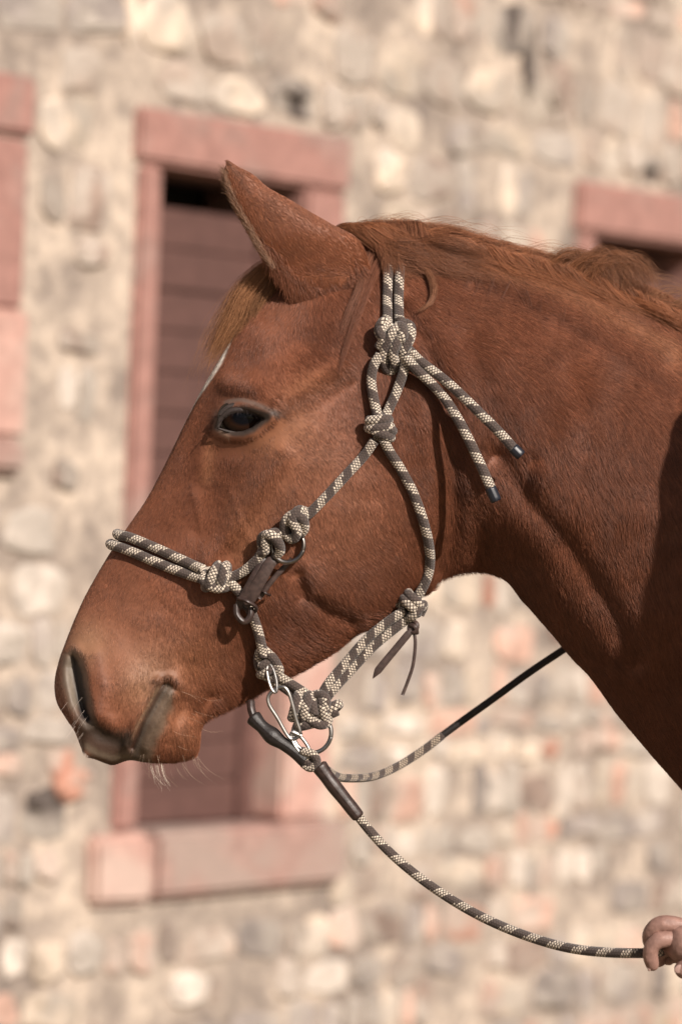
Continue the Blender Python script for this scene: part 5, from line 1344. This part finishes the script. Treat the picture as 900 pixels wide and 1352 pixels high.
for (x, y, h, rx, ry, ang) in ((896, 1280, hd + 41, 7, 5.5, 2.5), (857.5, 1277, hd + 24, 3.2, 6, 0.15)):
    q = np.array(nv); c_, s__ = math.cos(ang), math.sin(ang)
    mesh_obj('fingernail', np.array([P3(x + rx * a * c_ - ry * e * s__, y + rx * a * s__ + ry * e * c_, h + 1.6 * b) for a, b, e in q]), nf_, NAIL, person)
# clothes: jacket and trousers as shells outside the frame, cap on the head
CL = simple_mat('dark_jacket_cloth', (0.045, 0.05, 0.06), rough=0.9, var=0.2, scale=40, bump=.4, bdist=.002)
TR = simple_mat('riding_trousers', (0.16, 0.13, 0.10), rough=0.9, var=0.2, scale=40, bump=.4, bdist=.002)
HAIR = simple_mat('brown_head_hair', (0.07, 0.04, 0.025), rough=0.6, var=0.4, scale=80, bump=.6, bdist=.003)
def shell(name, idx, grow, mat):
    mp = {v: i for i, v in enumerate(idx)}
    rr_ = [tuple(np.array(rad[v] if isinstance(rad[v], tuple) else (rad[v], rad[v])) + grow) for v in idx]
    ed = [(mp[a], mp[b]) for a, b in edges if a in mp and b in mp]
    vv = [np.array(verts[v]) for v in idx]
    return skin_mesh(name, vv, ed, rr_, mat, person, 2, 0)
legs_idx = [pel] + [i for i in range(len(verts)) if verts[i][2] < 0.92 and i > pm2 + 8 and verts[i][2] > .06 and i < wr_max]
sleeve_end = len(verts)
verts.append(tuple(np.array(verts[e1_]) * .35 + np.array(verts[wr_]) * .65)); rad.append(.034)
edges.append((e1_, sleeve_end))
shell('jacket', [pel, sp1, sp2, chest, nk, s1_, e1_, sleeve_end, s2_, e2_, w2_], .024, CL)
shell('trousers', legs_idx, .012, TR)
HC = np.array([0.653, -0.42, 1.685])
V, F = sphere((0, 0, 0), 1.0, 40, 30); V = np.array(V)[:, [0, 2, 1]]
def hair_shape(V):
    z = V[:, 2]; low = np.clip(-z, 0, 1)
    r_ = np.stack([V[:, 0] * (.098 + .02 * low), V[:, 1] * (.098 + .02 * low), np.where(z > 0, z * .125, z * .24)], 1)
    face = (r_ @ FD > .062) & (z < .45) & (z > -.75)
    r_[face] -= np.outer(np.clip(r_[face] @ FD - .050, 0, 1), FD)
    return r_
FD = np.array([-.57, .82, 0.0]); FS = np.array([.82, .57, 0.0])      # facing, sideways
V = hair_shape(V) + HC
V = V + np.stack([NZ[0](V[:, 1] * 60, V[:, 2] * 20), NZ[1](V[:, 0] * 60, V[:, 2] * 20), 0 * V[:, 0]], 1) * .005
mesh_obj('hair', V, F, HAIR, person)
fv, ff = sphere((0, 0, 0), .012, 12, 8); fv = np.array(fv)
def face_bit(name, fwd, side, up, sc, mat):
    q = fv[:, 0:1] * sc[0] * FD + fv[:, 1:2] * sc[1] * FS + fv[:, 2:3] * sc[2] * np.array([0, 0, 1])
    mesh_obj(name, q + HC + FD * fwd + FS * side + [0, 0, up], ff, mat, person)
for q_ in (-.032, .032): face_bit('eye', .078, q_, .01, (.7, 1, .7), EM)
face_bit('nose', .090, 0, -.02, (1.3, .9, 1.8), MAT['skin'])
face_bit('mouth', .080, 0, -.06, (.5, 2.0, .5), simple_mat('lips', (.3, .1, .08)))
for o in bpy.data.objects:
    if '_loc' in o: del o['_loc']
